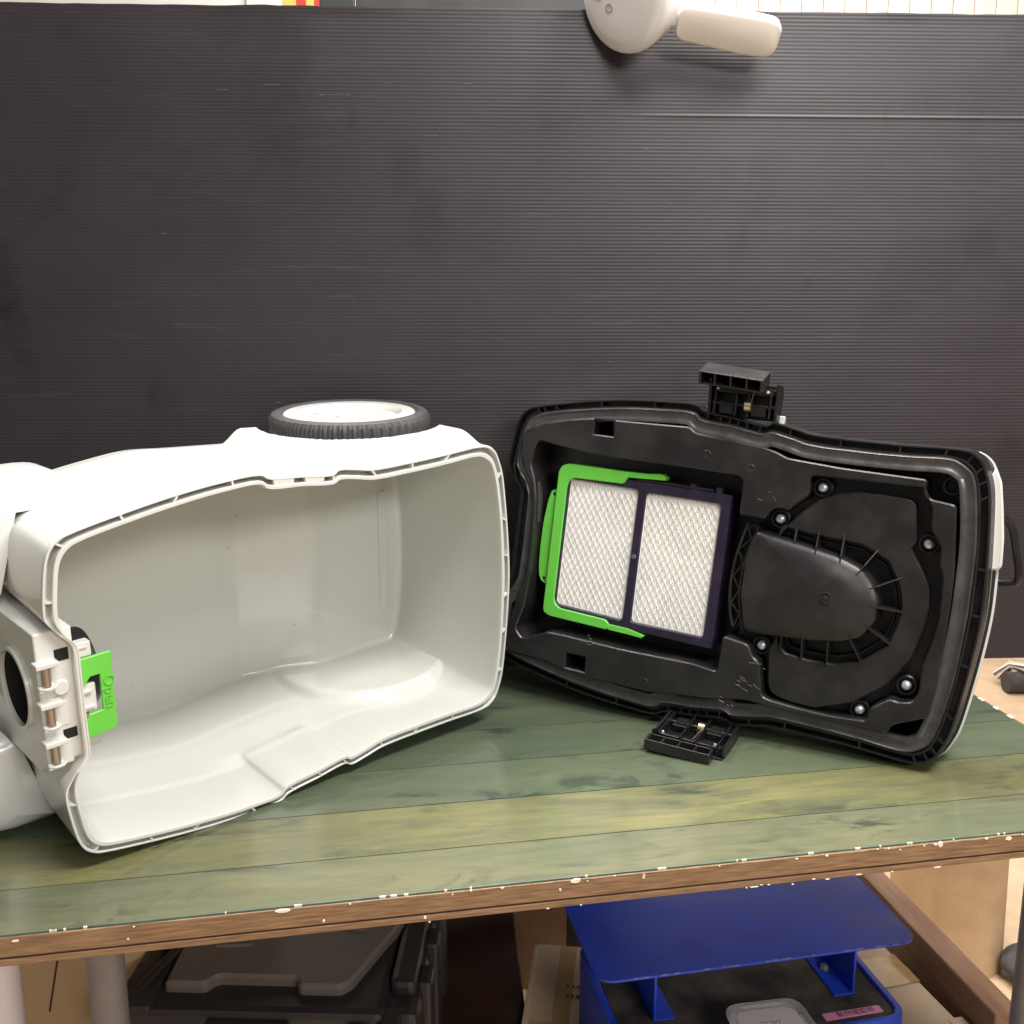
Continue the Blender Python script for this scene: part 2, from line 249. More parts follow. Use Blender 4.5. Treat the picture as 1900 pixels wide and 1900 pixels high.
M_['tape'] = mat('brown_packing_tape', (.40, .25, .10), .2, var=.12, scale=40, coat=.5, bump=.5, bscale=60)
M_['tapec'] = mat('clear_packing_tape', (.48, .33, .15), .22, var=.1, scale=30, coat=.4)
M_['ink'] = mat('printed_ink', (.10, .07, .05), .8)
M_['floor'] = mat('beige_floor', (.56, .40, .26), .5, var=.08, scale=25, rvar=.08)
M_['wallp'] = mat('pale_wood_wallpaper', (.80, .73, .62), .7, col2=(.46, .36, .27), scale=14, stretch=(5, 5, .9), ramp=(.52, .78))
M_['wall'] = mat('white_wall', (.88, .86, .80), .8, var=.02, scale=6)
M_['blue'] = mat('blue_paint', (.016, .060, .56), .42, var=.14, scale=14, rvar=.10, bump=.05, bscale=700)
M_['mat_'] = mat('dusty_black_mat', (.020, .017, .014), .75, col2=(.15, .12, .085), scale=11, ramp=(.42, .72), bump=.3, bscale=120)
M_['case'] = mat('dark_grey_case', (.026, .022, .023), .45, var=.2, scale=20, bump=.15, bscale=900)
M_['caselid'] = mat('warm_grey_case_lid', (.15, .122, .100), .55, var=.05, scale=20, bump=.1, bscale=1100)
M_['pipe'] = mat('grey_painted_steel', (.20, .185, .18), .42, var=.08, scale=40)
M_['whitepipe'] = mat('white_pipe', (.72, .66, .66), .4, var=.03, scale=20)
M_['device'] = mat('glossy_white_plastic', (.74, .71, .69), .22, var=.015, scale=10, coat=.3)
M_['cream'] = mat('cream_plastic', (.66, .61, .545), .38, var=.02, scale=15)
M_['icon'] = mat('grey_print', (.36, .34, .34), .6)
M_['chrome'] = mat('chrome', (.86, .82, .80), .12, metal=1.0)
M_['pink'] = mat('pink_label_tape', (.86, .30, .52), .45, var=.03, scale=60)
M_['clear'] = mat('clear_plastic', (.93, .92, .93), .12, trans=.75, spec=.5)
M_['red'] = mat('red_print', (.62, .05, .04), .5)
M_['yellow'] = mat('yellow_print', (.72, .55, .12), .5)
M_['panel'] = mat('black_panel', (.045, .043, .042), .55, var=.2, scale=15)
M_['panel2'] = mat('greenish_black_panel', (.035, .042, .038), .55, var=.2, scale=15)
M_['wood'] = mat('reddish_brown_wood', (.17, .075, .038), .5, col2=(.30, .16, .09), scale=10, stretch=(6, .7, 6), ramp=(.3, .7))
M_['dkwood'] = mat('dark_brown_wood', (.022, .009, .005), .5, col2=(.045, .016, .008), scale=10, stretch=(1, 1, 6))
M_['fabric'] = mat('dark_grey_fabric', (.07, .07, .075), .9, var=.15, scale=90)

def board_mat():
    m = mat('black_corrugated_plastic', (.034, .031, .032), .46, spec=.5)
    nt = m.node_tree; N = nt.nodes; L = nt.links; b = N['Principled BSDF']
    mp = [n for n in N if n.type == 'MAPPING'][0]
    def nz(scale, stretch, det, rough=.6, dist=0):
        q = N.new('ShaderNodeMapping'); q.inputs['Scale'].default_value = stretch; L.new(mp.outputs[0], q.inputs['Vector'])
        n = N.new('ShaderNodeTexNoise'); n.inputs['Scale'].default_value = scale; n.inputs['Detail'].default_value = det; n.inputs['Roughness'].default_value = rough; n.inputs['Distortion'].default_value = dist
        L.new(q.outputs[0], n.inputs['Vector']); return n
    def rmp(n, p0, p1, a, c):
        r = N.new('ShaderNodeValToRGB'); r.color_ramp.elements[0].position = p0; r.color_ramp.elements[1].position = p1
        r.color_ramp.elements[0].color = (a, a, a, 1); r.color_ramp.elements[1].color = (c, c, c, 1); L.new(n.outputs['Fac'], r.inputs['Fac']); return r.outputs['Color']
    def mul(a, c):
        x = N.new('ShaderNodeMix'); x.data_type = 'RGBA'; x.blend_type = 'MULTIPLY'; x.inputs['Factor'].default_value = 1
        ia = [q for q in x.inputs if q.type == 'RGBA']
        if isinstance(a, tuple): ia[0].default_value = (*a, 1)
        else: L.new(a, ia[0])
        L.new(c, ia[1]); return [q for q in x.outputs if q.type == 'RGBA'][0]
    smudge = rmp(nz(5.5, (1, 1, .9), 5, .55, .4), .32, .46, .55, 1.0)
    broad = rmp(nz(2.2, (1, 1, 1), 3), .3, .7, .85, 1.18)
    rub = rmp(nz(9, (.5, 1, 6), 7, .75), .58, .76, 1.0, 2.3)
    spots = rmp(nz(11, (1, 1, .7), 4, .5, .3), .27, .35, .45, 1.0)
    c = mul(mul(mul(mul((.0225, .0172, .0212), smudge), broad), rub), spots); L.new(c, b.inputs['Base Color'])
    mr = N.new('ShaderNodeMapRange'); mr.inputs['To Min'].default_value = .36; mr.inputs['To Max'].default_value = .58
    L.new(nz(6, (1, 1, 1.5), 5).outputs['Fac'], mr.inputs['Value']); L.new(mr.outputs[0], b.inputs['Roughness'])
    return m
M_['board'] = board_mat()

# ------------------------------------------------------------------ the setting
tag(MB().box(-5, 6, -2, 9, -.05, 0).build('floor', M_['floor']), kind='structure')
wall = tag(MB().box(-5, 6, 4.02, 4.15, 0, 3.2).build('wall', M_['wall']), kind='structure')
pk = mesh('plank', *(lambda q: (q.v, q.f))(MB().bbox(-.0380, .0380, -.014, .0, 0, 3.2, .003))); pk.materials.append(M_['wallp'])
for i in range(18):                                # pale plank panelling above the right end of the board
    o = link('plank', pk, None, wall); o.location = (.62 + i * .0785, 4.02, -.0 - .002 * (i % 3))
    o.location.z = 0

# ------------------------------------------------------------------ black corrugated sheet and the panels behind it
def ribbed_board():
    t = empty('corrugated_board', (.733, 1.4565, .7008), math.atan(.042), 'tall black corrugated plastic sheet standing on the table as a backdrop', 'backdrop board')
    x0, x1, H, p = -1.75, .30, .893, .0047
    n = int(H / p); nx = 120; v = []; f = []
    zs = []
    for i in range(n):
        for ph, d in ((0, .0), (.25, -.00022), (.5, -.0003), (.75, -.00022)): zs.append((i * p + ph * p, d))
    zs.append((H, 0))
    crease = .763
    for z, d in zs:
        for k in range(nx + 1):
            x = x0 + (x1 - x0) * k / nx
            w = .0016 * noise.noise(Vector((x * 2.2, z * 2.6, 3.1))) + .0005 * noise.noise(Vector((x * 9, z * 11, 7.7)))
            if x > -.62: w += -.0009 * math.exp(-((z - crease) / .0016) ** 2) * sstep(-.62, -.45, x)   # horizontal crease near the right top
            top = .0012 * noise.noise(Vector((x * 26, 0, 1.3))) + .0010 * noise.noise(Vector((x * 90, 0, 5))) if z > H - .001 else 0
            lip = -.0045 * sstep(H - .014, H, z) * max(0, noise.noise(Vector((x * 7, 2.2, 0))))
            v.append((x, w + d * (1 + .5 * noise.noise(Vector((x * 5, z * 40, 0)))) + lip, z + top))
    m = nx + 1
    for i in range(len(zs) - 1):
        for k in range(nx): f.append((i * m + k, i * m + k + 1, (i + 1) * m + k + 1, (i + 1) * m + k))
    b = len(v); top = (len(zs) - 1) * m
    v += [(v[top + k][0], .006, v[top + k][2]) for k in range(m)] + [(v[k][0], .006, 0) for k in range(m)]
    for k in range(nx):
        f.append((top + k, top + k + 1, b + k + 1, b + k)); f.append((b + k, b + k + 1, b + m + k + 1, b + m + k)); f.append((k, b + m + k, b + m + k + 1, k + 1))
    f += [tuple([i * m for i in range(len(zs))] + [b, b + m]), tuple([i * m + nx for i in range(len(zs))] + [b + nx, b + m + nx])]
    me = bpy.data.meshes.new('sheet'); me.from_pydata(v, [], f); me.shade_smooth(); me.set_sharp_from_angle(angle=R(50))
    link('sheet', me, M_['board'], t)
    q = MB(); random.seed(11)                      # small dents and nicks rubbed into the face
    for (x, z, l) in ((-.56, .72, .012), (-.24, .66, .009), (-.525, .65, .007), (-1.06, .385, .008), (-.60, .44, .006), (-.80, .80, .016), (-.90, .80, .010), (-.30, .815, .012), (-1.2, .61, .006), (-.99, .785, .05), (-1.06, .797, .03), (-1.12, .79, .02), (-.85, .735, .02)):
        w = .0016 * noise.noise(Vector((x * 2.2, z * 2.6, 3.1)))
        q.loft([[(x, w + .0004, z), (x + l, w + .0004, z + .0004), (x + l, w + .0004, z + .0014), (x, w + .0004, z + .0010)], [(x + l * .2, w - .0010, z + .0003), (x + l * .8, w - .0010, z + .0006), (x + l * .75, w - .0010, z + .0010), (x + l * .25, w - .0010, z + .0008)]], False, True)
    q.build('scuff', mat('pale_scuff', (.13, .118, .118), .5, var=.3, scale=300), t, kind='stuff')
ribbed_board()
o = MB().bbox(-.235, .20, 0, .01, 0, 1.75, .002).build('black_panel', M_['panel']); o.location = (.0, 1.66, 0)
tag(o, 'flat black panel peeking over the board top edge left of the white device', 'panel')
o = MB().bbox(-.053, 0, 0, .01, 0, 1.78, .002).build('black_panel', M_['panel2']); o.location = (-.2365, 1.66, 0)
tag(o, 'narrow greenish black panel at the top edge beside the red and yellow poster', 'panel')
po = empty('poster', (-.80, 4.0, 2.05), 0, 'pale poster with red and yellow print on the wall behind the board', 'poster')
MB().box(-.16, .13, -.004, 0, 0, .45).build('sheet', M_['wall'], po)
MB().box(-.03, .115, -.0055, -.0041, .21, .26).build('yellow_patch', M_['yellow'], po)
MB().box(.02, .055, -.0068, -.0056, .215, .25).box(.085, .11, -.0068, -.0056, .215, .29).build('red_patch', M_['red'], po)

# ------------------------------------------------------------------ work table
TA = math.atan2(.1805, .9836)
tb = empty('work_table', (0, .8499, 0), TA, 'long work table topped with green wood planks and a chipped brown front edge', 'table')
pc = [((0.122, 0.130, 0.070), (0.174, 0.167, 0.085), (0.063, 0.081, 0.056)), ((0.123, 0.121, 0.054), (0.211, 0.195, 0.074), (0.055, 0.078, 0.054)), ((0.087, 0.108, 0.063), (0.123, 0.139, 0.072), (0.053, 0.080, 0.054)),
      ((0.075, 0.097, 0.058), (0.103, 0.122, 0.065), (0.045, 0.070, 0.050)), ((0.071, 0.091, 0.056), (0.101, 0.118, 0.063), (0.043, 0.066, 0.047)), ((0.075, 0.095, 0.056), (0.103, 0.118, 0.062), (0.050, 0.070, 0.047)), ((0.071, 0.091, 0.056), (0.101, 0.118, 0.063), (0.043, 0.066, 0.047)), ((0.071, 0.091, 0.056), (0.101, 0.118, 0.063), (0.043, 0.066, 0.047))]
ys = [.0031, .0725, .164, .2555, .347, .4385, .530, .6215, .713]
for i, c in enumerate(pc):
    g = .0007
    MB().box(-1.5, .699, ys[i] + (g if i else 0), ys[i + 1] - g, .690, .700).build('plank', plank_mat('green_wood_plank', *c, i + 1), tb)
MB().box(-1.5, .697, .0045, .713, .672, .6898).build('core', M_['groove'], tb)
MB().bbox(-1.5, .699, .0006, .0030, .690, .7004, .0006).build('cover_edge', M_['teal'], tb)
e = MB(); e.bbox(-1.5, .701, -.002, .0, .6805, .699, .0008); e.bbox(-1.5, .701, -.0016, 0, .672, .6785, .0008)
e.build('edge_band', M_['edge'], tb)
MB().box(-1.5, .70, -.0004, .0004, .6783, .6807).build('edge_groove', M_['groove'], tb)
MB().bbox(.6992, .7015, .0, .713, .672, .7, .0006).build('end_band', M_['edge'], tb)
ch = MB(); random.seed(3)
def chip(x, z, w, h, y=-.0021, d=.0006):
    k = random.randint(5, 7); pts = [(x + w * .5 * math.cos(2 * math.pi * i / k) * random.uniform(.6, 1.1), z + h * .5 * math.sin(2 * math.pi * i / k) * random.uniform(.6, 1.1)) for i in range(k)]
    b = [(p[0], y - d, p[1]) for p in pts]; a = [(x + (p[0] - x) * 1.15, y + .0006, z + (p[1] - z) * 1.15) for p in pts]
    ch.loft([a, b], False, True)
for i in range(46):
    x = random.uniform(-.45, .56); dens = .35 + .65 * sstep(-.25, .15, x)
    if random.random() > dens: continue
    top = random.random() < .6
    s = random.choice((.6, .7, 1, 1, 1.4, 2.2))
    if top: chip(x, random.gauss(.6975, .0012), random.uniform(.0012, .0035) * s, random.uniform(.001, .0019) * (1 + .2 * s))
    else: chip(x, random.gauss(.6728, .0007), random.uniform(.0012, .005) * s, random.uniform(.0008, .0016), -.0017)
for x, z, w, h in ((-.205, .6978, .018, .0035), (.06, .6975, .011, .005), (.43, .697, .007, .006), (.505, .696, .009, .005), (-.17, .684, .0022, .0035), (-.335, .6865, .0022, .0022), (-.08, .6765, .003, .003), (.125, .6945, .003, .003), (.045, .6905, .003, .0035)): chip(x, z, w, h)
wl = MB()
for i in range(40):                                # lip worn pale along the right half
    x = -.06 + i * .0185 + random.uniform(-.004, .004); l = random.uniform(.012, .024); h = random.uniform(.0006, .0016) * (.5 + .5 * sstep(-.05, .35, x))
    wl.loft([[(x, -.0019, .6992 - h), (x + l, -.0019, .6992 - h * random.uniform(.6, 1.3)), (x + l, -.0019, .6993), (x, -.0019, .6993)], [(x + .001, -.0023, .6993 - h), (x + l - .001, -.0023, .6993 - h), (x + l - .001, -.0019, .6996), (x + .001, -.0019, .6996)]], False, True)
wl.build('worn_lip', mat('worn_wood', (.46, .31, .18), .7, var=.2, scale=120), tb, kind='stuff')
ch.build('chipped_flake', M_['chip'], tb, kind='stuff')
q = MB(); random.seed(5)
for i in range(26):                                # bright nicks along the front lip of the top
    x = random.uniform(-.4, .6); q.bbox(x, x + random.uniform(.001, .006), .0002, .0014, .6985, .7007, .0003)
for y in (.32, .345, .40, .29, .26, .22): q.bbox(.697, .7018, y, y + random.uniform(.004, .012), .698, .7008, .0003)
q.build('lip_flake', M_['chip'], tb, kind='stuff')
def leg(x, y, m, r=.0215):
    MB().tube([(x, y, .0), (x, y, .672)], r, 24).build('leg', m, tb, smooth=40)
ep = MB(); ep.bbox(.648, .686, .17, .70, .0, .345, .003); ep.build('end_panel', M_['wood'], tb)
leg(-.405, .205, M_['pipe'], .0195); leg(.582, .03, M_['pipe'], .022)
o = MB().tube([(0, 0, 0), (0, 0, .668)], .030, 28).build('white_pipe', M_['whitepipe'], smooth=40); o.location = (-.552, .961, 0)
tag(o, 'fat white pipe standing under the left end of the table', 'pipe')

# ------------------------------------------------------------------ vacuum cleaner: shared rim outline (half, mirrored in v)
OH = [(-.212, 0), (-.212, .030), (-.212, .053), (-.2135, .059), (-.2235, .0715), (-.2335, .0865), (-.2345, .0925), (-.2320, .118), (-.2275, .142), (-.222, .154), (-.212, .1620), (-.200, .1655), (-.155, .1740), (-.104, .1815), (-.050, .1862), (-.003, .1868), (.0055, .1822), (.045, .1785), (.085, .1750), (.0925, .1790), (.117, .1762), (.137, .1728), (.194, .1730), (.243, .1745), (.300, .1768), (.315, .1745), (.326, .166), (.3325, .153), (.338, .137), (.3455, .081), (.3495, .035), (.351, 0)]
IH = [(-.2065, 0), (-.2065, .030), (-.2065, .050), (-.2075, .056), (-.2165, .0685), (-.2205, .080), (-.2215, .0905), (-.2190, .116), (-.2150, .137), (-.2105, .1455), (-.203, .1520), (-.193, .1555), (-.151, .1635), (-.100, .1708), (-.048, .1755), (-.005, .1760), (.0025, .1705), (.045, .1670), (.084, .1635), (.0915, .1668), (.115, .1640), (.136, .1600), (.194, .1602), (.243, .1618), (.294, .1640), (.3055, .1605), (.3155, .153), (.320, .144), (.3245, .127), (.3315, .078), (.334, .034), (.335, 0)]
CH = [0, 0, 0, 0, 0, .6] + [1] * 26                    # channel between the two lips (none at the notch)
def vfit(h): return [(u, v * (1.012 + .009 * math.exp(-((u + .03) / .08) ** 2))) for u, v in h]
OH = vfit(OH); IH = vfit(IH)
def nostep(h):                                          # the same outline without the latch step
    h = list(h); a, b = h[14], h[20]
    for i in range(15, 20): t = (h[i][0] - a[0]) / (b[0] - a[0]); h[i] = (h[i][0], a[1] + (b[1] - a[1]) * t)
    return h
def full(h): return list(h) + [(p[0], -p[1]) + tuple(p[2:]) for p in h[-2:0:-1]]
SUB = 8
def outline(h): return [(p.x, p.y) for p in catmull(full(h), SUB)]
OUT = outline(OH); INN = outline(IH); OUT2 = outline(nostep(OH)); INN2 = outline(nostep(IH)); NO = len(OUT)
def chan():
    c = CH + CH[-2:0:-1]; n = len(c)
    return [c[i] * (1 - s / SUB) + c[(i + 1) % n] * s / SUB for i in range(n) for s in range(SUB)]
CHN = chan()
def lerp(a, b, t): return [(p[0] + (q[0] - p[0]) * t, p[1] + (q[1] - p[1]) * t) for p, q in zip(a, b)]
def at(l, z): return [(p[0], p[1], z) for p in l]
def near(l, u, v): return min(range(len(l)), key=lambda i: (l[i][0] - u) ** 2 + (l[i][1] - v) ** 2)
def pose(o, t, u, v, s):
    u = Vector(u); v = Vector(v); n = u.cross(v); t = Vector(t)
    o.matrix_world = Matrix.Translation(t) @ Matrix((u, v, n)).transposed().to_4x4() @ Matrix.Scale(s, 4)

# ------------------------------------------------------------------ the tub, on its side with its mouth to the front
tub = empty('vacuum_tub', label='open white plastic vacuum cleaner tub lying on its side with a spoked wheel on top', cat='vacuum tub')
pose(tub, (-.24321, 1.00137, .87823), (.72819, .68408, .04210), (.00409, -.06577, .99783), .94038)
def depth(u): return .252 - .040 * min(1, max(0, (u - .09) / .095))
def plin(x, pts):
    for (a, p), (b, q) in zip(pts[:-1], pts[1:]):
        if x <= b: return p + (q - p) * (x - a) / (b - a)
    return pts[-1][1]
WC = (.238, -.190)                                      # wheel axle in (u, z)
def wall_pt(p, s, inner):
    u, v = p; D = depth(u) + (0 if inner else .005); d = s * D
    if inner: k = plin(s, ((0, 1), (.33, .992), (.345, .984), (.64, .958), (.66, .946), (1, .895))); du = .022 * s * sstep(.1, -.2, u) - .003 * s * sstep(.1, .33, u)
    else: k = 1 - .012 * s - .03 * sstep(.8, 1, s); du = .012 * s * sstep(.1, -.2, u) - .002 * s * sstep(.1, .33, u)
    v2 = v * k; u2 = u + du; av = abs(v2)
    if not inner and av > .13 and u2 > 0:               # fender swelling round the wheel
        f = sstep(.083, .108, u2) * sstep(.34, .31, u2) * sstep(.012, .055, d)
        av = av + (max(av, .1915) - av) * f
    if av > .12 and u2 > .06:                           # wheel well
        r = math.hypot(u2 - WC[0], -d - WC[1]); w = sstep(.122, .111, r)
        tgt = .1455 if inner else .150
        if av > tgt: av += (tgt - av) * w
    v2 = math.copysign(av, v2)
    if s > .968:                                         # fillet into the floor
        t = (s - .968) / .032; q = 1 - math.sqrt(max(0, 1 - t * t)); L = .0075
        cx = .06; ru = abs(u2 - cx); u2 -= math.copysign(min(L * q, ru), u2 - cx) * min(1, ru / .25); v2 -= math.copysign(L * q, v2) * min(1, abs(v2) / .12)
    return (u2, v2, -d)
def tub_body():
    rings = []
    S = [0.0, .02, .05, .09] + [.125 + .017 * i for i in range(49)] + [.955, .965, .972, .979, .986, .992, .997, 1.0]
    fi = [wall_pt(p, 1, True) for p in INN2]
    def floor(rs, k, lower):
        return [(.05 + (p[0] - .05) * k, p[1] * k, -(depth(.05 + (p[0] - .05) * k)) - lower) for p in rs]
    for k in [.02] + [.04 * i for i in range(1, 25)] + [.98]: rings.append(floor(fi, k, 0))
    for s in reversed(S): f = sstep(.085, .105, s * .25); rings.append([wall_pt(p, s, True) for p in lerp(INN, INN2, f)])
    rings.append(at(lerp(INN, OUT, .04), .0022)); rings.append(at(lerp(INN, OUT, .30), .0022))
    ci = lerp(INN, OUT, .36); co = lerp(INN, OUT, .80)
    rings.append([(p[0], p[1], .0015) for p in ci])
    rings.append([(p[0], p[1], .0015 - .0140 * c) for p, c in zip(lerp(ci, co, .02), CHN)])
    rings.append([(p[0], p[1], .0015 - .0140 * c) for p, c in zip(lerp(ci, co, .5), CHN)])
    rings.append([(p[0], p[1], .0015 - .0140 * c) for p, c in zip(lerp(ci, co, .98), CHN)])
    rings.append([(p[0], p[1], .0013 - .0013 * c) for p, c in zip(co, CHN)]); rings.append(at(lerp(INN, OUT, .84), .0006)); rings.append(at(lerp(INN, OUT, .97), .0004))
    for s in S: f = sstep(.02, .05, s * .25); rings.append([wall_pt(p, max(s, .002), False) for p in lerp(OUT, OUT2, f)])
    fo = [wall_pt(p, 1, False) for p in OUT2]
    for k in (.98, .8, .5, .2, .02): rings.append([(.05 + (p[0] - .05) * k, p[1] * k, -depth(.05 + (p[0] - .05) * k) - .005) for p in fo])
    b = MB(); b.loft(rings, True, True)
    return b.build('body', M_['white'], tub, smooth=32)
tub_body()
def rim_ribs(parent, m, pts, name, zt, zb, i0=.27, i1=.83, th=.0011, slant=0.0):
    for i, (u, v) in enumerate(pts):
        k = near(OUT, u, v); a = Vector(lerp(INN, OUT, i0)[k]); k2 = (k + random.choice((-1, 0, 1)) * int(slant)) % NO
        b = Vector(lerp(INN, OUT, i1)[k2]); d = (b - a).normalized(); n = Vector((-d.y, d.x)) * th
        q = MB(); q.loft([[(*(a + n), z), (*(a - n), z), (*(b - n), z), (*(b + n), z)] for z in (zb, zt)]); q.build(name, m, parent)
random.seed(21)
rim_ribs(tub, M_['rib'], D['ribs_t'], 'rim_rib', .0006, -.0125, .27, .81, slant=1)
s = D['slots']
for k in (0, 4):
    q = MB(); q.plate([s[k:k + 4]], -.004, .0002, .0004); q.build('slot_light', M_['white'], tub)  # added white plates standing in for light through the open slots
for sg in (1, -1):                                      # caster housings bulging at the front corners
    rings = []
    for i in range(13):
        a = -math.pi / 2 + math.pi * i / 12; c = math.copysign(abs(math.cos(a)) ** .36, 1); z = math.copysign(abs(math.sin(a)) ** .42, math.sin(a))
        rings.append([(-.214 + .074 * c * math.copysign(abs(math.cos(t)) ** .38, math.cos(t)), sg * (.128 if sg > 0 else .122) + (.066 if sg > 0 else .058) * c * math.copysign(abs(math.sin(t)) ** .38, math.sin(t)), -.178 + .070 * z) for t in [2 * math.pi * k / 40 for k in range(40)]])
    rings = [[(u, math.copysign(max(abs(v), .166 * sstep(-.235, -.215, u)), sg), z) for u, v, z in r] for r in rings]
    q = MB(); q.loft(rings); q.build('caster_housing', M_['white'], tub, smooth=45)
q = MB(); q.bbox(-.165, -.1615, .196, .204, -.0, .0, .0) if False else None
# raised guide bar on the tub floor
MB().plate([rrect(.293, .307, -.098, .082, .006)], -.2125, -.2092, .0012).build('guide_bar', M_['white'], tub, smooth=40)
# inlet block with port and hinge pins
q = MB()
hole = [(.0 + .039 * math.cos(2 * math.pi * k / 40), -.075 + .039 * math.sin(2 * math.pi * k / 40)) for k in range(40)]
Mx = Matrix(((0, 0, -1, 0), (1, 0, 0, 0), (0, 1, 0, 0), (0, 0, 0, 1)))   # (x, y, z) -> u = -z, v = x, n = y
q.plate([rounded([(-.058, -.0075), (.075, -.0075), (.075, -.17), (-.075, -.17), (-.075, -.030)], .003, 3), hole], .209, .2435, .0012, M=Mx)
q.build('inlet_block', M_['white'], tub, smooth=35)
tube = lambda r0, r1, u0, u1, name, m: MB().loft([[(u, 0 + r * math.cos(a), -.075 + r * math.sin(a)) for a in [2 * math.pi * k / 40 for k in range(40)]] for r, u in ((r0, u0), (r0, u1), (r1, u1), (r1, u0))], False, False).build(name, m, tub, smooth=40)
tube(.0425, .0385, -.205, -.2465, 'port_ring', M_['white'])
MB().lathe([(.0, -.0), (.0375, 0), (.0383, .066)], 36, M=Matrix.Translation((-.176, 0, -.075)) @ Matrix.Rotation(R(-90), 4, 'Y')).build('port_shade', M_['hole'], tub, smooth=40)  # near-black cup painting the shade inside the port
MB().lathe([(.0, .0), (.040, 0), (.0415, .003), (.0415, .022)], 40, M=Matrix.Translation((-.176, .004, -.074)) @ Matrix.Rotation(R(-90), 4, 'Y')).build('inner_flap', M_['black'], tub, smooth=40)
for v in (.034, -.006, -.0455):
    MB().tube([(-.2375, v + .0095, -.0015), (-.2375, v - .0095, -.0015)], .0037, 16).build('hinge_pin', M_['pin'], tub, smooth=40)
    q = MB(); q.bbox(-.2475, -.2265, v + .0092, v + .0145, -.009, .0045, .0012); q.build('pin_cap', M_['white'], tub)
    q = MB(); q.tube([(-.2375 + .0075 * math.cos(a), v - .0105, -.0005 + .0055 * math.sin(a)) for a in [math.pi * k / 8 for k in range(9)]], .0012, 8); q.bbox(-.245, -.230, v - .0165, v - .010, -.009, -.002, .0012); q.build('pin_lip', M_['white'], tub)
    q = MB(); q.bbox(-.2315, -.2195, v - .016, v + .0085, -.0090, -.0068, .0006); q.build('hinge_leaf', M_['white'], tub)
for v0, v1 in ((.0435, .0555), (-.0365, -.0265)):
    MB().box(-.2265, -.2135, v0, v1, -.0078, -.0070).build('hinge_gap_shade', M_['hole'], tub)  # thin near-black plates painted in place of shaded recesses
q = MB(); q.lathe([(0, 0), (.0065, 0), (.008, -.002), (.008, -.012)], 20, M=Matrix.Translation((-.224, .0175, -.0035))); q.build('hinge_knob', M_['white'], tub, smooth=40)
# green flap with its white slider
fl = MB(); fl.plate([rounded(D['flap'], .0012, 3)], -.0145, -.0115, .0006); flap = fl.build('open_flap', M_['green'], tub)
flap['label'] = 'bright green C-shaped flap with raised lettering'
(x0, y0), (x1, y1) = D['flap_text']
text('raised_lettering', 'Open', .0155, M_['green'], flap, Matrix.Translation((x0 - .0005, (y0 + y1) / 2, -.0113)) @ Matrix.Rotation(R(-90), 4, 'Z'), .0009)
Z = Matrix.Translation((0, 0, -.0245))
q = MB(); q.bbox(-.2065, -.1895, -.0195, .009, .004, .0095, .001, M=Z); q.bbox(-.2065, -.1935, .0005, .004, .008, .0125, .0008, M=Z); q.bbox(-.2065, -.1915, -.016, -.0125, .008, .0125, .0008, M=Z); q.bbox(-.1915, -.1880, -.0185, .0075, .002, .006, .0008, M=Z)
q.build('slider', M_['white'], tub)
MB().bbox(-.2075, -.189, .0365, .052, -.004, .008, .0012, M=Z).bbox(-.205, -.193, .046, .0485, .008, .0095, .0006, M=Z).build('flap_mount', M_['white'], tub)
MB().bbox(-.205, -.187, -.060, -.046, -.006, .003, .0012, M=Z).build('flap_mount', M_['white'], tub)
MB().tube([(-.2015, -.020, -.0155), (-.2015, -.031, -.0155)], .0036, 14).build('hinge_pin', M_['pin'], tub, smooth=40)
q = MB(); random.seed(12)                               # specks of dirt on the floor of the tub
for i in range(11):
    u, v, r = random.uniform(-.12, .30), random.uniform(-.12, .12), random.choice((.0005, .0006, .0007, .0009)); z = -depth(u) + .0004
    q.lathe([(0, .0004), (r * .7, .0003), (r, 0)], 7, M=Matrix.Translation((u, v, z)))
q.build('dirt_speck', mat('grey_dirt', (.18, .16, .13), .9), tub, kind='stuff')
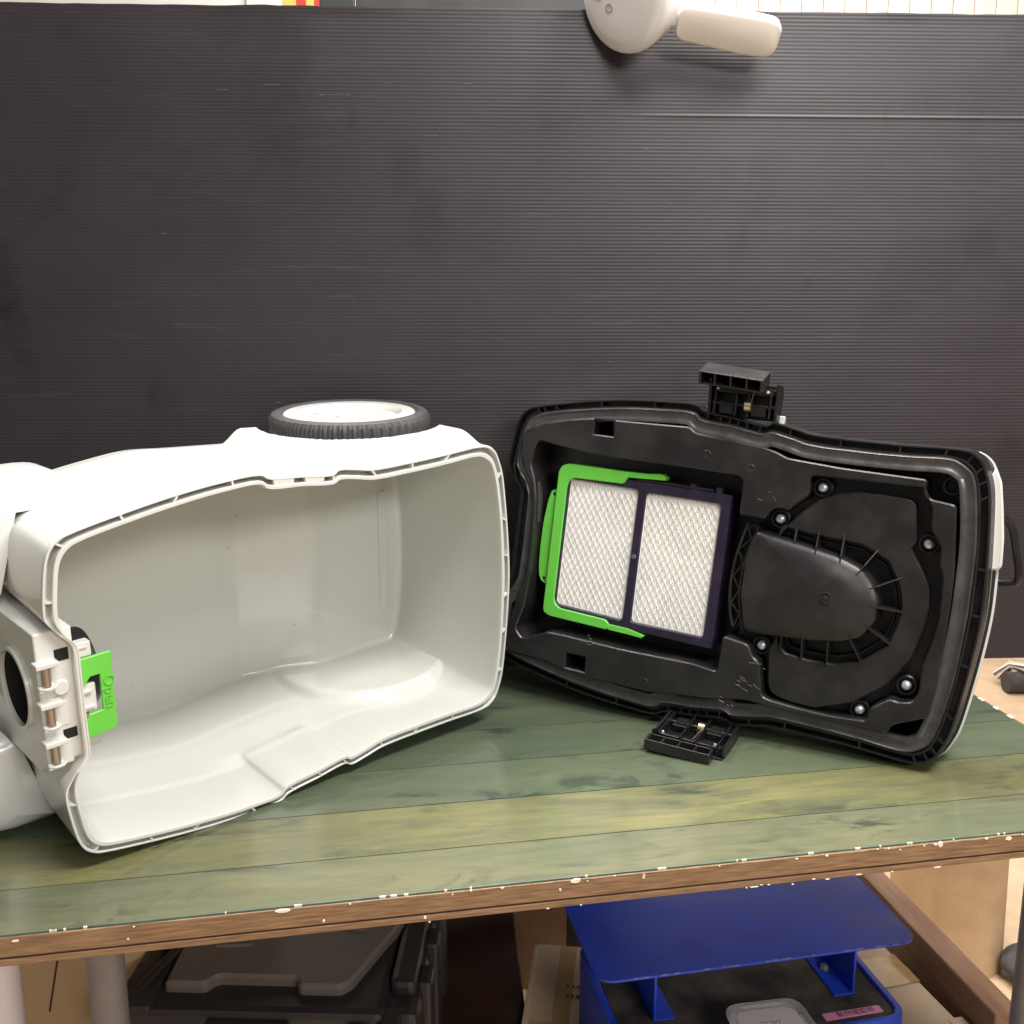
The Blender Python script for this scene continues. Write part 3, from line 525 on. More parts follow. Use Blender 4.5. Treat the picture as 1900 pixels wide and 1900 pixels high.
# wheels on both flanks
def wheel(sg):
    Mw = Matrix.Translation((WC[0], 0, WC[1])) @ Matrix.Rotation(R(-90 * sg), 4, 'X'); Ms = Mw @ Matrix.Translation((0, 0, .008 if sg > 0 else -.001)) @ Matrix.Diagonal((1.03, 1.03, 1, 1))     # local z = outward
    ty = empty('wheel'); ty.parent = tub
    n = 324; off = .008 if sg > 0 else -.001; prof = [(r * 1.03, z + off) for r, z in [(.084, .196), (.088, .1985), (.0935, .1985), (.0985, .1965), (.1023, .192), (.1038, .186), (.1038, .179), (.1030, .1755), (.098, .172), (.088, .171)]]
    v = []; f = []
    for j, (r, z) in enumerate(prof):
        for k in range(n):
            a = 2 * math.pi * k / n; g = k % 6; cut = .0016 if (g == 0 and 3 <= j <= 5) or (g == 3 and 4 <= j <= 8) else (.0009 if g in (1, 5) and j == 4 else 0)
            v.append(((r - cut) * math.cos(a), (r - cut) * math.sin(a), z))
    for j in range(len(prof) - 1):
        for k in range(n): f.append((j * n + k, j * n + (k + 1) % n, (j + 1) * n + (k + 1) % n, (j + 1) * n + k))
    t = MB().add(v, f, Mw); t.build('tyre', M_['rubber'], ty, smooth=25)
    d = MB(); d.lathe([(.0, .1910), (.012, .1910), (.013, .1925), (.0165, .1925), (.018, .1895), (.058, .1890), (.0615, .1895), (.0645, .1945), (.067, .1968), (.0825, .1968), (.0845, .195), (.0845, .170)], 96, M=Ms)
    d.build('wheel_disc', M_['white'], ty, smooth=35)
    for k in range(5):
        a = 2 * math.pi * k / 5 + .5; c = MB()
        p = [(.020 * math.cos(a), .020 * math.sin(a), .1898), (.040 * math.cos(a + .16), .040 * math.sin(a + .16), .1897), (.060 * math.cos(a + .1), .060 * math.sin(a + .1), .1896)]
        c.tube(catmull(p, 5, False), .0022, 8, M=Ms, sx=.7); c.build('spoke_rib', M_['white'], ty, smooth=40)
    return ty
wheel(1); wheel(-1)

# ------------------------------------------------------------------ the lid, leaning with its underside to the front
lid = empty('vacuum_motor_unit', label='black underside of a vacuum cleaner motor unit with a green framed filter, leaning at right', cat='vacuum motor unit')
pose(lid, (.20603, 1.23256, .90478), (.88922, -.45325, -.06208), (.11606, .09224, .98895), 1.0)
def lidfit(h):
    return [(u * (1 + .068 * sstep(0, -.2, u) - .010 * sstep(.2, .33, u)), v * (1.003 + .024 * sstep(.25, .0, u) + .012 * math.exp(-((u + .12) / .06) ** 2)) ) for u, v in h]
OH_, IH_ = lidfit(OH), lidfit(IH); OUT = outline(OH_); INN = outline(IH_)
GH = [(p[0] + (q[0] - p[0]) * 1.22, p[1] + (q[1] - p[1]) * 1.22) for p, q in zip(OH_, IH_)]
for i, p in enumerate([(-.2095, 0), (-.2095, .028), (-.2105, .054), (-.2125, .062), (-.2185, .0745), (-.2285, .086), (-.2325, .096), (-.231, .120), (-.2265, .141), (-.221, .151), (-.212, .1565)]): GH[i] = p
GAS = outline(GH)
def lid_base():
    r = [at(lerp(OUT, [(0.05, 0)] * NO, -.012), -.030), at(OUT, -.012), at(OUT, -.0008), at(lerp(OUT, INN, .03), .0), at(lerp(OUT, INN, .17), .0), at(lerp(OUT, INN, .2), -.001)]
    r += [[(p[0], p[1], -.001 - .013 * c) for p, c in zip(lerp(OUT, INN, .22), CHN)], [(p[0], p[1], -.001 - .013 * c) for p, c in zip(lerp(OUT, INN, .66), CHN)]]
    r += [at(lerp(OUT, INN, .68), -.001), at(lerp(OUT, INN, .70), 0), at(lerp(OUT, INN, .86), 0), at(lerp(OUT, INN, .9), -.006)]
    c = [(0.05, 0)] * NO; g2 = lerp(GAS, c, .035)
    r += [at(lerp(GAS, c, .004), -.006), at(g2, -.006), at(lerp(GAS, c, .04), -.02), at(lerp(GAS, c, .05), -.055)] + [at(lerp(GAS, c, k), -.055) for k in (.3, .6, .9, .99)]
    MB().loft(r, False, True).build('base', M_['black'], lid, smooth=32)
lid_base()
gc = ccw(GAS, True)
rings = [at(offs(gc, d), z) for d, z in ((-.0045, -.006), (-.0045, .0008), (-.0025, .0030), (.0000, .0012), (.0025, .0006), (.0055, .0006), (.0075, .0014), (.0100, .0032), (.0125, .0030), (.0135, .0005), (.0135, -.008))]
MB().loft(rings, False, False).build('gasket', M_['gasket'], lid, smooth=50)
random.seed(31)
lp = [(-.215, .158), (-.2065, .164), (-.19, .168), (-.13, .179), (-.06, .186), (.112, .176), (.17, .1725), (.235, .1745), (.285, .1765), (.312, .1745), (.327, .165), (.334, .150), (.337, .135), (.348, .05), (.351, .0), (.347, -.06), (.341, -.12), (.334, -.150), (.327, -.165), (.318, -.173), (.305, -.1765), (.24, -.1745), (.16, -.173), (.112, -.176), (-.06, -.186), (-.13, -.179)]
rim_ribs(lid, M_['black'], lp, 'rim_rib', -.0008, -.0135, .32, .84)
for sg in (1, -1):
    rim_ribs(lid, M_['black'], [(.013 + .0125 * k, sg * .180) for k in range(6)], 'rim_rib', -.0008, -.0135, .32, .84, .0009)
    r_ = MB()
tr = MB(); tr.plate([rounded(D['tray'], .005, 3), rounded(D['tray_hole'], .0045, 3), D['window_a'], D['window_b']], -.050, .010, .0016)
tray = tr.build('tray', M_['tray'], lid)
for (u, v) in ((.02, .138), (.075, .128), (-.02, -.155)):      # ejector marks
    q = MB(); q.lathe([(0, .0101), (.0042, .0101), (.0045, .01025), (.0048, .01025), (.0051, .0100)], 24, M=Matrix.Translation((u, v, 0))); q.build('ejector_mark', M_['tray'], tray, smooth=40)
q = MB(); random.seed(8)
for cu, cv, n in ((.105, -.128, 10), (.115, -.105, 4), (-.10, -.118, 5), (.085, -.155, 5), (.10, .10, 4)):           # scratches
    for i in range(n):
        u = cu + random.uniform(-.012, .012); v = cv + random.uniform(-.008, .008); a = random.uniform(-.6, .3); l = random.uniform(.002, .008)
        d = Vector((math.cos(a), math.sin(a))) * l; m = Vector((-math.sin(a), math.cos(a))) * .00025
        q.loft([[(u + m.x, v + m.y, z), (u - m.x, v - m.y, z), (u + d.x - m.x, v + d.y - m.y, z), (u + d.x + m.x, v + d.y + m.y, z)] for z in (.0098, .0102)])
q.build('scratch', mat('grey_scratch', (.20, .19, .19), .6), tray, kind='stuff')
# motor cover: groove floor, volute, moat, dome, ribs
MB().plate([rounded(offs(ccw(D['tray_hole'], True), -.001), .004, 3)], -.0545, -.052).build('well_floor', M_['black'], lid)
gf = [p for p in D['tray_hole'][11:44]]
MB().plate([rounded(gf, .003, 2)], -.051, -.022, .001).build('motor_plate', M_['black'], lid)
vol = MB(); vol.plate([rounded(D['volute'], .006, 4), rounded(D['moat'], .004, 4)], -.0218, .002, .0016); mc = vol.build('motor_cover', M_['tray'], lid)
dm = rounded(D['dome'], .006, 4); cx, cy = D['boss'][0]
dr = sum(math.hypot(p[0] - cx, p[1] - cy) for p in dm) / len(dm)
def dpt(p, k, z):
    w = sstep(.75, .15, k); x, y = p[0] - cx, p[1] - cy; r = math.hypot(x, y); f = k * ((1 - w) + w * dr / r); return (cx + x * f, cy + y * f, z)
rings = [[dpt(p, k, z) for p in dm] for k, z in ((1.04, -.0215), (1.015, -.002), (1.0, .0050), (.99, .0078), (.965, .0100), (.93, .0112), (.85, .0130), (.7, .0155), (.5, .0180), (.3, .0196), (.12, .0203), (.02, .0204))]
dome = MB().loft(rings).build('dome', M_['tray'], mc, smooth=30)
q = MB(); q.lathe([(0, .0232), (.0018, .0232), (.0026, .0214), (.0046, .0212), (.0052, .0227), (.0064, .0227), (.0068, .0202), (.0068, .018)], 32, M=Matrix.Translation((cx, cy, 0))); q.build('boss', M_['tray'], mc, smooth=35)
mo = rounded(D['moat'], .004, 4)
rings = [[(p[0], p[1], z) for p in offs(ccw(mo, True), d)] for d, z in ((.0001, -.0216), (.0001, -.016), (.0045, -.016), (.0055, -.012), (.0075, -.012), (.0085, -.0205))]
MB().loft(rings, False, False).build('moat_step', M_['black'], mc, smooth=30)
for (a, b) in zip(D['ribs_out'], D['ribs_in']):
    a = Vector(a); b = Vector(b); d = (b - a).normalized(); n = Vector((-d.y, d.x)) * .0009; a = a - d * .002
    e = a + (b - a) * .55
    q = MB(); q.loft([[(*(p + n), z0), (*(p - n), z0), (*(p - n * .8), z1), (*(p + n * .8), z1)] for p, z0, z1 in ((a, -.021, .0035), (e, -.021, .0118), (b, .004, .0138 if (b - Vector((cx, cy))).length > .03 else .016))]); q.build('rib', M_['tray'], mc)
for (u, v) in D['screws']:
    q = MB(); q.lathe([(.0125, -.0215), (.012, -.010), (.0108, -.009), (.0088, -.009), (.0080, -.011), (.0072, -.016), (0, -.016)], 28, M=Matrix.Translation((u, v, 0))); q.build('screw_boss', M_['black'], lid, smooth=35)
    q = MB(); q.lathe([(.0, -.0062), (.0012, -.0062), (.0016, -.0052), (.0036, -.0056), (.0052, -.0072), (.0056, -.0095), (.0056, -.016)], 24, M=Matrix.Translation((u, v, 0)))
    a = random.random() * 3
    q.bbox(-.0030, .0030, -.0006, .0006, -.0062, -.0049, .0002, M=Matrix.Translation((u, v, 0)) @ Matrix.Rotation(a, 4, 'Z')); q.bbox(-.0006, .0006, -.0030, .0030, -.0062, -.0049, .0002, M=Matrix.Translation((u, v, 0)) @ Matrix.Rotation(a, 4, 'Z'))
    q.build('screw', M_['steel'], lid, smooth=35)
u, v = D['pocket'][0]
MB().lathe([(.0115, -.05), (.0105, -.012), (.0080, -.012), (.0070, -.030), (0, -.030)], 28, M=Matrix.Translation((u, v, 0))).build('corner_boss', M_['black'], lid, smooth=35)
# truss beside the filter
q = MB()
def fin(q, pts, z0, z1, th):
    pts = [Vector(p) for p in pts]; L_ = []; Rr = []
    for i, p in enumerate(pts):
        t = (pts[min(i + 1, len(pts) - 1)] - pts[max(i - 1, 0)]).normalized(); n = Vector((-t.y, t.x)) * th; L_.append(p + n); Rr.append(p - n)
    q.loft([[(*l, z0), (*r, z0), (*r, z1), (*l, z1)] for l, r in zip(L_, Rr)])
trs = MB(); fin(trs, D['truss_l'], -.030, .0012, .0012); fin(trs, D['truss_r'], -.030, .0008, .0011); trs.plate([list(D['truss_l']) + list(D['truss_r'])[::-1]], -.032, -.014); truss = trs.build('truss', M_['tray'], lid)
for a, b in zip(D['zig'][:-1], D['zig'][1:]):
    q = MB(); fin(q, [a, b], -.014, .0, .0007); q.build('brace', M_['tray'], truss)
# filter cartridge
fz = -.004
pads = [rounded(D['pad1'], .005, 5), rounded(D['pad2'], .005, 5)]
FR = [(-.166, .0932), (.0545, .0922), (.0555, -.0995), (-.167, -.0938)]
fm = MB(); fm.plate([rounded(FR, .003, 3)] + pads, -.045, fz, .0012); fc = fm.build('filter_cartridge', M_['frame'], lid)
MB().plate([[(-.07, .0965), (.03, .0965), (.03, .0925), (-.07, .0925)]], -.03, -.006, .001).plate([[(.0, .0995), (.007, .0995), (.007, .0915), (.0, .0915)]], -.03, -.005, .001).plate([[(.033, .0995), (.041, .0995), (.041, .0905), (.033, .0905)]], -.03, -.005, .001).build('side_clip', M_['frame'], fc)
gr = MB(); gr.plate([rounded(D['green'], .0028, 4)], -.03, fz + .0028, .0010); gr.plate([D['green_arm_a']], -.02, fz + .0012, .0005); gr.plate([D['green_arm_b']], -.02, fz + .0012, .0005)
brk = gr.build('green_bracket', M_['green'], fc); brk['label'] = 'bright green plastic bracket round the left end of the filter'
tb_ = MB(); holes = [[(u + .0022 * math.cos(a), v + .0022 * math.sin(a)) for a in [2 * math.pi * k / 14 for k in range(14)]] for u, v in D['green_holes']]
tb_.plate([rounded(D['green_tab'], .003, 3)] + holes, fz - .008, fz - .003, .0007); tb_.build('green_tab', M_['green'], fc)
u, v = D['fscrew'][0]
MB().lathe([(0, fz + .0022), (.0026, fz + .0018), (.0034, fz + .0002), (.0034, fz - .002)], 18, M=Matrix.Translation((u, v, 0))).build('screw', mat('blued_screw', (.30, .32, .45), .3, metal=.9), fc, smooth=35)
for pl, qd in zip(pads, (D['pad1'], D['pad2'])):
    us = [p[0] for p in qd]; vs = [p[1] for p in qd]
    pleat = MB(); nP = 46; rows = []
    c0, c1, c2, c3 = [Vector(p) for p in qd]
    for i in range(nP * 2 + 1):
        t = i / (nP * 2); a = c0.lerp(c1, t); b = c3.lerp(c2, t); z = fz - .0050 - (.0016 if i % 2 else 0)
        rows.append(((a.x, a.y, z), (b.x, b.y, z)))
    v = [p for r in rows for p in r]; f = [(2 * i, 2 * i + 1, 2 * i + 3, 2 * i + 2) for i in range(nP * 2)]
    pad = link('filter_pad', mesh('filter_pad', v, f), M_['pad'], fc)
    # netting: two families of thin strands over the paper, joined
    def inside(p):
        l = ccw(qd, True)
        return all((Vector(l[(k + 1) % 4]) - Vector(l[k])).cross(Vector(p) - Vector(l[k])) > .0004 for k in range(4))
    net = MB(); dx, dy = .0050, .0078; w = .00038
    for fam in (1, -1):
        d = Vector((dx, fam * dy)).normalized(); n = Vector((-d.y, d.x)); step = 2 * dx * dy / math.hypot(dx, dy) / 1.15
        cc = Vector((sum(us) / 4, sum(vs) / 4))
        for k in range(-60, 61):
            o = cc + n * (k * step); seg = [s * .0015 for s in range(-110, 111) if inside(o + d * (s * .0015))]
            if len(seg) < 3: continue
            a = o + d * seg[0]; b = o + d * seg[-1]; m = n * w; z1 = fz - .0028 + (.0003 if fam > 0 else 0)
            net.loft([[(*(p + m), z1 - .0008), (*(p - m), z1 - .0008), (*(p - m * .4), z1), (*(p + m * .4), z1)] for p in (a, b)])
    net.build('netting', M_['net'], fc, kind='stuff', weld=False)
# latches
def latch(sg):
    top = sg > 0; L, nb, zt = (.043, -.016, .012) if top else (.067, -.010, .006)
    x0, x1 = (.013, .094) if top else (.018, .103)
    if top: ML = Matrix.Translation((0, .186, 0))
    else: ML = Matrix(((1, 0, 0, 0), (0, -.16, .987, -.187), (0, .987, .16, .004), (0, 0, 0, 1)))   # swung out towards the front
    YZX = ML @ Matrix(((0, 0, 1, 0), (1, 0, 0, 0), (0, 1, 0, 0), (0, 0, 0, 1)))
    base = MB(); k = L / .036
    for u in (x0, x1): base.plate([[(0, nb - .004), (0, .004), (L - .012, zt - .004), (L, zt), (L, nb + .004), (L - .012, nb - .004)]], u - .0015, u + .0015, .0004, M=YZX)
    base.bbox(x0, x1, 0, L, nb - .004, nb, .001, M=ML)
    base.bbox(x0 + .004, x1 - .004, L - .014, L - .006, nb, zt - .010 if top else zt - .006, .001, M=ML)
    for u in (x0 + .020, x1 - .022):
        base.bbox(u - .009, u + .009, .003 * k, .015 * k, nb, -.001, .001, M=ML); base.bbox(u - .0065, u + .0065, .004 * k, .012 * k, -.001, .0005, .0003, M=ML)
    for u in (x0 + .006, x0 + .032, x1 - .034, x1 - .008): base.bbox(u - .001, u + .001, .002, L - .002, nb, .004, .0004, M=ML)
    la = base.build('latch', M_['black'], lid)
    MB().tube([(x0 - .002, .016, -.003), (x1 + .002, .016, -.003)], .0026, 12, M=ML).build('latch_pin', M_['black'], la, smooth=40)
    xm = x0 + .047; yc = .015 if top else .024
    MB().tube([(xm - .0038, yc, .001), (xm + .0038, yc, .001)], .0068, 18, M=ML).build('spring_coil', M_['brass'], la, smooth=40)
    MB().tube([(xm + .003, yc + .004, .004), (xm + (.006 if top else -.003), L - .008, zt - .008)], .0007, 6, M=ML).build('spring_arm', M_['pin'], la)
    for u in (x0 + .009, x1 - .012): MB().lathe([(0, .0066), (.0012, .0062), (.0017, .005), (.0017, -.004)], 12, M=ML @ Matrix.Translation((u, L - .010, zt - .010))).build('rivet', M_['steel'], la, smooth=40)
    u0, u1 = (.0005, .0785) if top else (.0135, .0925)
    g = MB(); th = .0018; H, Dp = (.0165, .032) if top else (.0185, .0135)      # local: y across the mouth, z towards the mouth
    if top: Mg = Matrix.Translation((.0385, .2395, -.010)) @ Matrix.Rotation(R(-3.5), 4, 'Z') @ Matrix.Rotation(R(24), 4, 'X') @ Matrix.Translation((-.0385, 0, 0))
    else: Mg = ML @ Matrix.Translation((0, .0755, -.0135))
    def bx(*q): g.bbox(*q, M=Mg)
    W2 = H / 2
    bx(u0, u1, W2 - th, W2, 0, Dp, .0007); bx(u0, u1, -W2, -W2 + th, 0, Dp, .0006); bx(u0, u1, -W2, W2, 0, th, .0006)
    for q in range(5):
        w = .0016 if q in (0, 4) else .0010; u = min(max(u0 + (u1 - u0) * q / 4, u0 + w), u1 - w); bx(u - w, u + w, -W2 + .0003, W2 - .0003, 0, Dp - .0004 * (q not in (0, 4)), .0005)
    g.build('grip', M_['tray'], la)
latch(1); latch(-1)
MB().bbox(.0165, .0315, .186, .199, -.030, -.022, .001).build('cover_tab', M_['white'], lid)
MB().bbox(.0905, .101, .184, .194, -.024, -.016, .001).build('cover_tab', M_['white'], lid)
# white outer cover, its dark waistband, and the cord
c0 = (.05, 0)
def cov(dx, z, k=.0): return [(p[0] + (p[0] - .06) * k + dx * sstep(.18, .34, p[0]), p[1] * (1 + k * .35 + dx * .25 * sstep(0, .3, p[0])), z) for p in OUT]
MB().loft([cov(.0, -.0305), cov(.0036, -.0315), cov(.0040, -.0335), cov(.0030, -.037)], False, False).build('cover_edge', M_['white'], lid, smooth=35)
MB().loft([cov(.0025, -.0372), cov(.0075, -.0385), cov(.0078, -.044)], False, False).build('waistband', M_['black'], lid, smooth=35)
MB().loft([cov(.0070, -.0442), cov(.0100, -.0446), cov(.0105, -.047), cov(.0100, -.060), cov(.0, -.072, -.02), cov(.0, -.080, -.15), cov(.0, -.084, -.45), cov(.0, -.085, -.98)], False, True).build('cover', M_['white'], lid, smooth=35)
q = MB(); q.loft([[(.349 + .012 * k + .002, .172 - .002 * j, 0) for k in range(1)] for j in range(1)], False, False) if False else None
cb = MB()
pts = [(.336, .164), (.3440, .148), (.3500, .118), (.3555, .085), (.3580, .055), (.3540, .050), (.346, .050), (.337, .10), (.330, .15)]
cb.plate([rounded(pts, .004, 3)], -.062, -.0345, .002); cb.build('cord_guard', M_['white'], lid, smooth=40)
cp = [(.335, .109, -.050), (.346, .1085, -.056)] + [(u, v, -.062 - .004 * i) for i, (u, v) in enumerate(D['cord'][1:7])] + [(.354, .031, -.088), (.340, .031, -.088)]
MB().tube(catmull(cp, 6, False), .0042, 12).build('power_cord', M_['black'], lid, smooth=50)

# ------------------------------------------------------------------ white device hooked over the top edge of the board
dv = empty('clip_on_device', (.152, 1.385, 1.602), 0, 'white clip-on device with a round face and a paddle arm, hooked over the board', 'clip device')
nrm = Vector((-.70, -.66, -.28)).normalized()
ax = Vector((0, 0, 1)); xa = ax.cross(nrm).normalized(); ya = nrm.cross(xa)
Md = Matrix.Translation((.0, 0, 0)) @ Matrix((xa, ya, nrm)).transposed().to_4x4()
prof = [(0, .0245), (.03, .0245), (.052, .0235), (.064, .0205), (.0685, .016), (.0695, .010), (.0685, .0085), (.066, .0075), (.0655, -.006), (.062, -.016), (.05, -.020), (0, -.020)]
MB().lathe(prof, 72, M=Md).build('round_face', M_['device'], dv, smooth=40)
for (x, y, r) in ((-.036, .006, .0062), (-.022, -.012, .0058), (-.040, .030, .004)):
    q = MB(); q.lathe([(r * .55, .0246), (r * .55, .0252), (r, .0252), (r, .0246)], 20, M=Md @ Matrix.Translation((x, y, -.0002))); q.bbox(x - .0006, x + .0006, y - r * .1, y + r * .6, .0244, .0249, .0001, M=Md); q.build('icon', M_['icon'], dv)
pad_n = Vector((-.03, -.80, -.60)).normalized(); px = Vector((.985, .0, -.165)); px = (px - pad_n * px.dot(pad_n)).normalized(); py = pad_n.cross(px)
Mp = Matrix.Translation((.054, -.004, -.038)) @ Matrix((px, py, pad_n)).transposed().to_4x4()
loop = rounded([(0, -.017), (.098, -.0245), (.132, -.022), (.132, .022), (.098, .0245), (0, .026)], .014, 7)
rings = [[(p[0], p[1], z) for p in offs(ccw(loop, True), d)] for d, z in ((.005, -.010), (.001, -.009), (0, -.006), (0, .004), (.0012, .006), (.0035, .0072))]
MB().loft(rings, True, True, M=Mp).build('paddle_arm', M_['cream'], dv, smooth=35)
MB().loft([[(p[0], p[1], z) for p in offs(ccw(loop, True), d)] for d, z in ((.0005, -.0102), (.0, -.0108), (.0025, -.0165), (.009, -.0185))], True, True, M=Mp).build('arm_shell', M_['device'], dv, smooth=35)
MB().bbox(-.008, .006, -.004, .014, -.010, -.001, .002, M=Mp).build('arm_joint', M_['device'], dv)
MB().tube([(.030, .012, .012), (.075, .03, .046), (.10, .05, .10)], .011, 20).build('stem', M_['device'], dv, smooth=40)
MB().bbox(.015, .045, -.006, .085, -.0015, .022, .004).bbox(.015, .045, .072, .079, -.06, .004, .002).build('clip', M_['device'], dv)

# ------------------------------------------------------------------ things under the table
def rot(o, deg): o.rotation_euler = (0, 0, R(deg)); return o
# black tool case with a grey lid
cs = empty('tool_case', (-.315, 1.225, 0), R(-2), 'dark tool case with a warm grey moulded lid, on the floor under the table', 'tool case')
MB().bbox(-.160, .150, -.125, .20, .0, .350, .012).build('body', M_['case'], cs)
MB().bbox(-.170, .165, -.135, .21, .350, .384, .010).build('lid_rim', M_['case'], cs)
ldp = [(-.112, -.104), (-.06, -.104), (-.05, -.088), (.050, -.088), (.056, -.104), (.108, -.104), (.120, -.092), (.185, .09), (.185, .20), (-.135, .20), (-.118, .02)]
lidp = MB().plate([rounded(ldp, .006, 3)], .376, .398, .004).build('lid_panel', M_['caselid'], cs)
q = MB(); q.bbox(-.165, -.118, -.138, -.05, .378, .390, .005); q.tube([(-.155, -.135, .385), (-.118, -.035, .398), (-.105, .03, .405)], .007, 8, sx=.6); q.build('corner_strap', M_['case'], cs)
q = MB(); q.bbox(-.145, -.128, -.03, -.01, .39, .408, .004); q.build('hinge_lug', M_['pipe'], cs)
for x0, x1, y, sk in ((-.075, -.03, -.012, .012), (-.07, -.028, -.034, .012), (-.055, -.01, .016, .018), (-.01, .02, .018, .012), (.03, .05, .012, -.012), (.0, .03, .045, .02), (.085, .14, .035, -.012), (.07, .125, .015, -.022), (-.03, .0, .06, .03), (-.09, -.05, .05, .02)):     # raised moulded strokes
    q = MB(); q.loft([[(x0, y, .3975), (x0 + .002, y + .0035, .3975), (x0 + .002, y + .003, .4022), (x0, y + .0005, .4022)], [(x1 + sk * .3, y + sk * .35, .3975), (x1 + sk * .3 + .002, y + sk * .35 + .0035, .3975), (x1 + sk * .3 + .002, y + sk * .35 + .003, .4022), (x1 + sk * .3, y + sk * .35 + .0005, .4022)]]); q.build('raised_stroke', M_['caselid'], cs)
sb = MB(); sb.bbox(.150, .205, -.118, .25, .20, .372, .012); sb.bbox(.165, .198, -.085, .25, .365, .392, .009); sb.build('side_frame', M_['case'], cs)
for y in (-.05, .03, .11): MB().bbox(.196, .216, y - .020, y + .020, .22, .380, .006).build('side_rib', M_['case'], cs)
lt = MB(); lt.bbox(.118, .150, -.160, -.125, .30, .372, .010); lt.bbox(.155, .185, -.145, -.10, .28, .375, .010); lt.build('latch', M_['case'], cs)
MB().bbox(-.05, .05, -.148, -.128, .358, .374, .004).build('front_handle', M_['case'], cs)
# big carton and brown box behind
o = empty('wide_carton', (-.62, 1.30, 0), R(6), 'plain brown carton standing behind the white and grey pipes', 'carton')
MB().bbox(-.15, .30, -.10, .30, 0, .47, .003).build('carton_side', M_['kraft'], o)
MB().tube([(.022, -.1008, .42), (-.004, -.1008, .30)], .0012, 6).build('seam', M_['groove'], o)
o = empty('tall_carton', (-.40, 1.62, 0), R(-3), 'shadowed brown carton behind the dark tool case', 'carton')
MB().bbox(-.12, .14, -.10, .12, 0, .50, .003).build('carton_side', M_['kraft'], o)
o = empty('mid_carton', (.02, 1.75, 0), R(8), 'dark brown carton deep in the shade between tool case and blue stand', 'carton')
MB().bbox(-.20, .12, -.10, .15, 0, .40, .003).build('carton_side', M_['kraft'], o)
MB().bbox(-.202, .122, -.1015, -.0995, .34, .38, .0005).build('tape_strip', M_['tape'], o)
o = empty('dark_filler', (-.035, 1.33, 0), R(4), 'nearly black brown wooden crate added to darken the gap between tool case and blue stand', 'filler')  # dark block added to cover lit floor and keep this gap black
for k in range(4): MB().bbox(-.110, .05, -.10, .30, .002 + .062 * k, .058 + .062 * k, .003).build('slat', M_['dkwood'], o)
# carton left of the blue stand
o = empty('taped_carton', (.028, 1.31, 0), R(0), 'worn brown carton with tape at the left side of the blue stand', 'carton')
Mf = Matrix.Rotation(R(-7), 4, 'Z')
MB().bbox(-.002, .16, -.20, .11, 0, .25, .002, M=Mf).build('carton_side', M_['kraft2'], o)
MB().bbox(-.006, .0, -.20, .10, .246, .2545, .001, M=Mf).build('flap', M_['kraft2'], o)
MB().bbox(.004, .164, -.19, -.065, .2500, .2510, .0004, M=Mf).build('tape_strip', M_['tapec'], o)
MB().bbox(.035, .060, -.065, .108, .2500, .2508, .0003, M=Mf).build('tape_strip', M_['tapec'], o)
q = MB(); random.seed(4)
for r in range(2):
    for k in range(9):
        x = .05 + k * .0075; y = .012 - r * .022 - k * .0004; q.box(x, x + random.uniform(.003, .006), y, y + random.uniform(.004, .007), .2505, .2512, M=Mf)
q.build('printed_mark', M_['ink'], o, kind='stuff')
# carton right of the blue stand
o = empty('long_carton', (.515, 1.20, 0), R(14), 'long brown carton with shiny brown tape at the right side of the blue stand', 'carton')
MB().bbox(-.03, .062, -.20, .17, 0, .30, .002).build('carton_side', M_['kraft2'], o)
MB().bbox(.050, .072, -.20, -.03, .2965, .3015, .001).build('flap', M_['kraft2'], o)
q = MB(); v = []; f = []
for i in range(15):
    for j in range(9):
        x = -.031 + .094 * i / 14; y = .045 + .062 * j / 8; v.append((x, y, .3012 + .0016 * abs(noise.noise(Vector((x * 60, y * 60, 0)))) + .001 * noise.noise(Vector((x * 170, y * 90, 4)))))
for i in range(14):
    for j in range(8): f.append((i * 9 + j, i * 9 + j + 1, (i + 1) * 9 + j + 1, (i + 1) * 9 + j))
q.add(v, f); q.build('tape_strip', M_['tape'], o, smooth=60)
q = MB(); random.seed(14)
for r in range(3):
    for k in range(6):
        x = -.01 + k * .009; y = -.115 - r * .010; q.box(x, x + random.uniform(.004, .008), y, y + .0022, .3, .3008)
q.box(.028, .036, -.075, -.0735, .3, .3008); q.box(.028, .0295, -.075, -.062, .3, .3008); q.box(.0345, .036, -.075, -.062, .3, .3008)
q.build('printed_mark', M_['ink'], o, kind='stuff')
# blue stand
bs = empty('blue_stand', (.101, 1.065, 0), R(11.3), 'bright blue metal stand with a raised plate over a dusty black deck', 'metal stand')
MB().plate([rrect(0, .417, 0, .30, .016, 6)], .4372, .4402, .0006).build('top_plate', M_['blue'], bs, smooth=40)
MB().plate([rrect(.024, .391, -.032, .19, .018, 6)], .0, .352, .002).build('cabinet', M_['blue'], bs, smooth=40)
MB().plate([rrect(.024, .391, -.032, .19, .018, 6), rrect(.034, .381, -.023, .18, .012, 6)], .352, .361, .002).build('raised_lip', M_['blue'], bs, smooth=40)
MB().plate([rrect(.0345, .3805, -.0225, .1795, .012, 6)], .352, .3575, .001).build('deck_mat', M_['mat_'], bs)
for x in (.080, .345):
    sg = 1 if x < .2 else -1
    q = MB(); q.bbox(x - .0015, x + .0015, .024, .13, .3576, .4370, .0006); q.bbox(min(x, x + sg * .026), max(x, x + sg * .026), .024, .13, .3576, .3602, .0006); q.build('bracket', M_['blue'], bs)
    MB().lathe([(0, .367), (.004, .3665), (.006, .364), (.006, .3603)], 6, M=Matrix.Translation((x + sg * .013, .075, 0))).build('bolt', M_['pipe'], bs)
q = MB(); random.seed(17)                               # rubbed nicks that also paint a pale highlight along the plate's edge
for i in range(22):
    x = random.uniform(.02, .40); l = random.uniform(.002, .012); q.box(x, x + l, -.0003, .0004 + random.uniform(0, .0008), .4392, .4404)
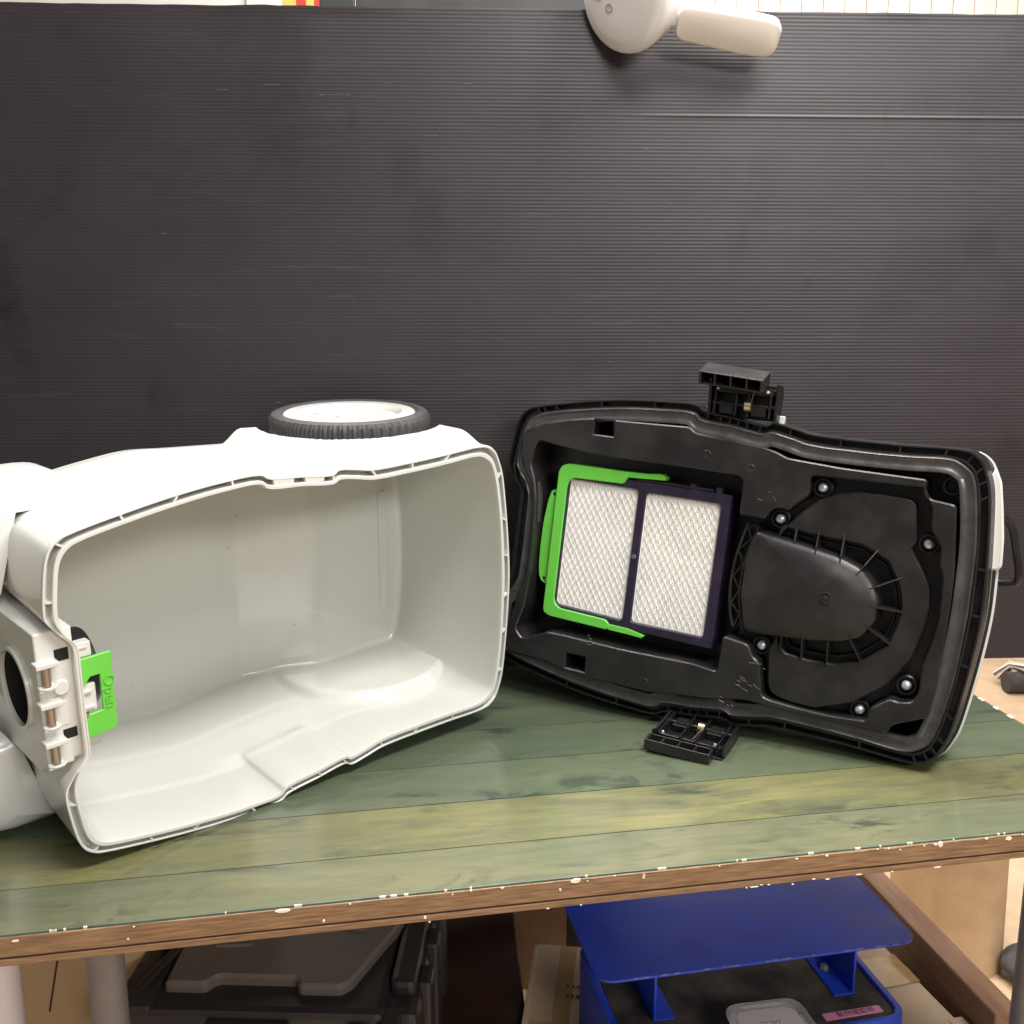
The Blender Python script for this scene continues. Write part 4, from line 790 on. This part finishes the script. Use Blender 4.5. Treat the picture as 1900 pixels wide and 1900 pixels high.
for i in range(8): x = random.uniform(.05, .38); y = random.uniform(.01, .12); q.box(x, x + random.uniform(.004, .02), y, y + .0003, .4398, .44035)
q.build('nick_highlight', mat('pale_blue_nick_highlight', (.16, .20, .50), .5), bs, kind='stuff')
# clear tub and pink label lying on the deck
o = empty('clear_container', (.3045, 1.0755, .3615), R(10), 'clear plastic food container with a lid on the deck of the blue stand', 'container')
MB().loft([[(p[0], p[1], z) for p in rrect(-.046 + d, .046 - d, -.06 + d, .022 - d, .014, 6)] for d, z in ((.008, 0), (.002, .024), (.0, .026), (-.003, .0265), (-.003, .0285), (.001, .0285), (.004, .0255))], True, True).build('tray', M_['clear'], o, smooth=40)
MB().plate([rrect(-.038, .038, -.052, .014, .010, 6)], .0256, .0262, .0002).build('lid_film', M_['whitepipe'], o)
text('embossed_letters', 'TOW', .010, M_['clear'], o, Matrix.Translation((0, -.012, .0265)), .0004)
lb = empty('pink_label', (.4225, 1.1205, .3578), R(12.6), 'pink label strip with Japanese writing at the right front of the blue deck', 'label')
MB().plate([rrect(-.039, .039, -.0062, .0062, .001, 2)], 0, .0006).build('strip', M_['pink'], lb)
text('lettering', '動作確認用', .0102, M_['ink'], lb, Matrix.Translation((0.004, 0, .0008)), .0001)
# tall carton standing on the floor past the table end
o = empty('folded_carton', (.855, 1.78, 0), R(-8), 'tall pale cardboard carton standing on the floor past the right end of the table', 'carton')
cp = [(.030, -.105), (.075, -.065), (.07, .02), (-.03, .16), (-.10, .12), (-.045, -.060)]
cc = rounded(cp, .02, 5)
MB().loft([[(p[0] - .03 * z, p[1], z) for p in cc] for z in (0, .15, .28, .40)], True, True).build('carton_side', M_['kraft'], o, smooth=30)
# dark cloth bag, pale cable, and chair seen at the right edge
o = MB(); rings = []
for i in range(9):
    a = -math.pi / 2 + math.pi * i / 8
    rings.append([(.07 * math.cos(a) * math.cos(t) * (1 + .15 * noise.noise(Vector((math.cos(t) * 2, math.sin(t) * 2, i * .5)))), .06 * math.cos(a) * math.sin(t), .035 + .035 * math.sin(a)) for t in [2 * math.pi * k / 24 for k in range(24)]])
o.loft(rings); o = o.build('cloth_bag', M_['fabric'], smooth=60); o.location = (.965, 1.665, 0); tag(o, 'dark grey cloth bag on the floor at the right edge of the photo', 'bag')
o = MB().tube(catmull([(0, 0, .006), (.03, -.02, .006), (.05, -.06, .006), (.055, -.12, .006)], 6, False), .005, 8).build('pale_cable', M_['whitepipe'], smooth=50); o.location = (.86, 1.60, 0); tag(o, 'pale cable curling on the floor beside the brown end panel', 'cable')
chx = empty('office_chair', (1.62, 3.15, 0), 0, 'chrome legged chair with a black caster beyond the right end of the table', 'chair')
MB().tube([(-.04, .02, .03), (.0, .0, .075), (.03, -.10, .09), (.20, -.16, .11)], .018, 14).build('leg', M_['chrome'], chx, smooth=50)
MB().tube(catmull([(-.10, .35, .10), (.02, .20, .10), (.20, .12, .10), (.4, .12, .10)], 6, False), .014, 12).build('foot_ring', M_['chrome'], chx, smooth=50)
MB().tube([(-.042, -.05, .034), (.03, -.05, .034)], .034, 22).build('caster', M_['rubber'], chx, smooth=40)
MB().tube([(.026, -.26, .0), (.030, -.26, .11), (.06, -.25, .155), (.2, -.2, .17)], .016, 14).build('leg', M_['chrome'], chx, smooth=50)
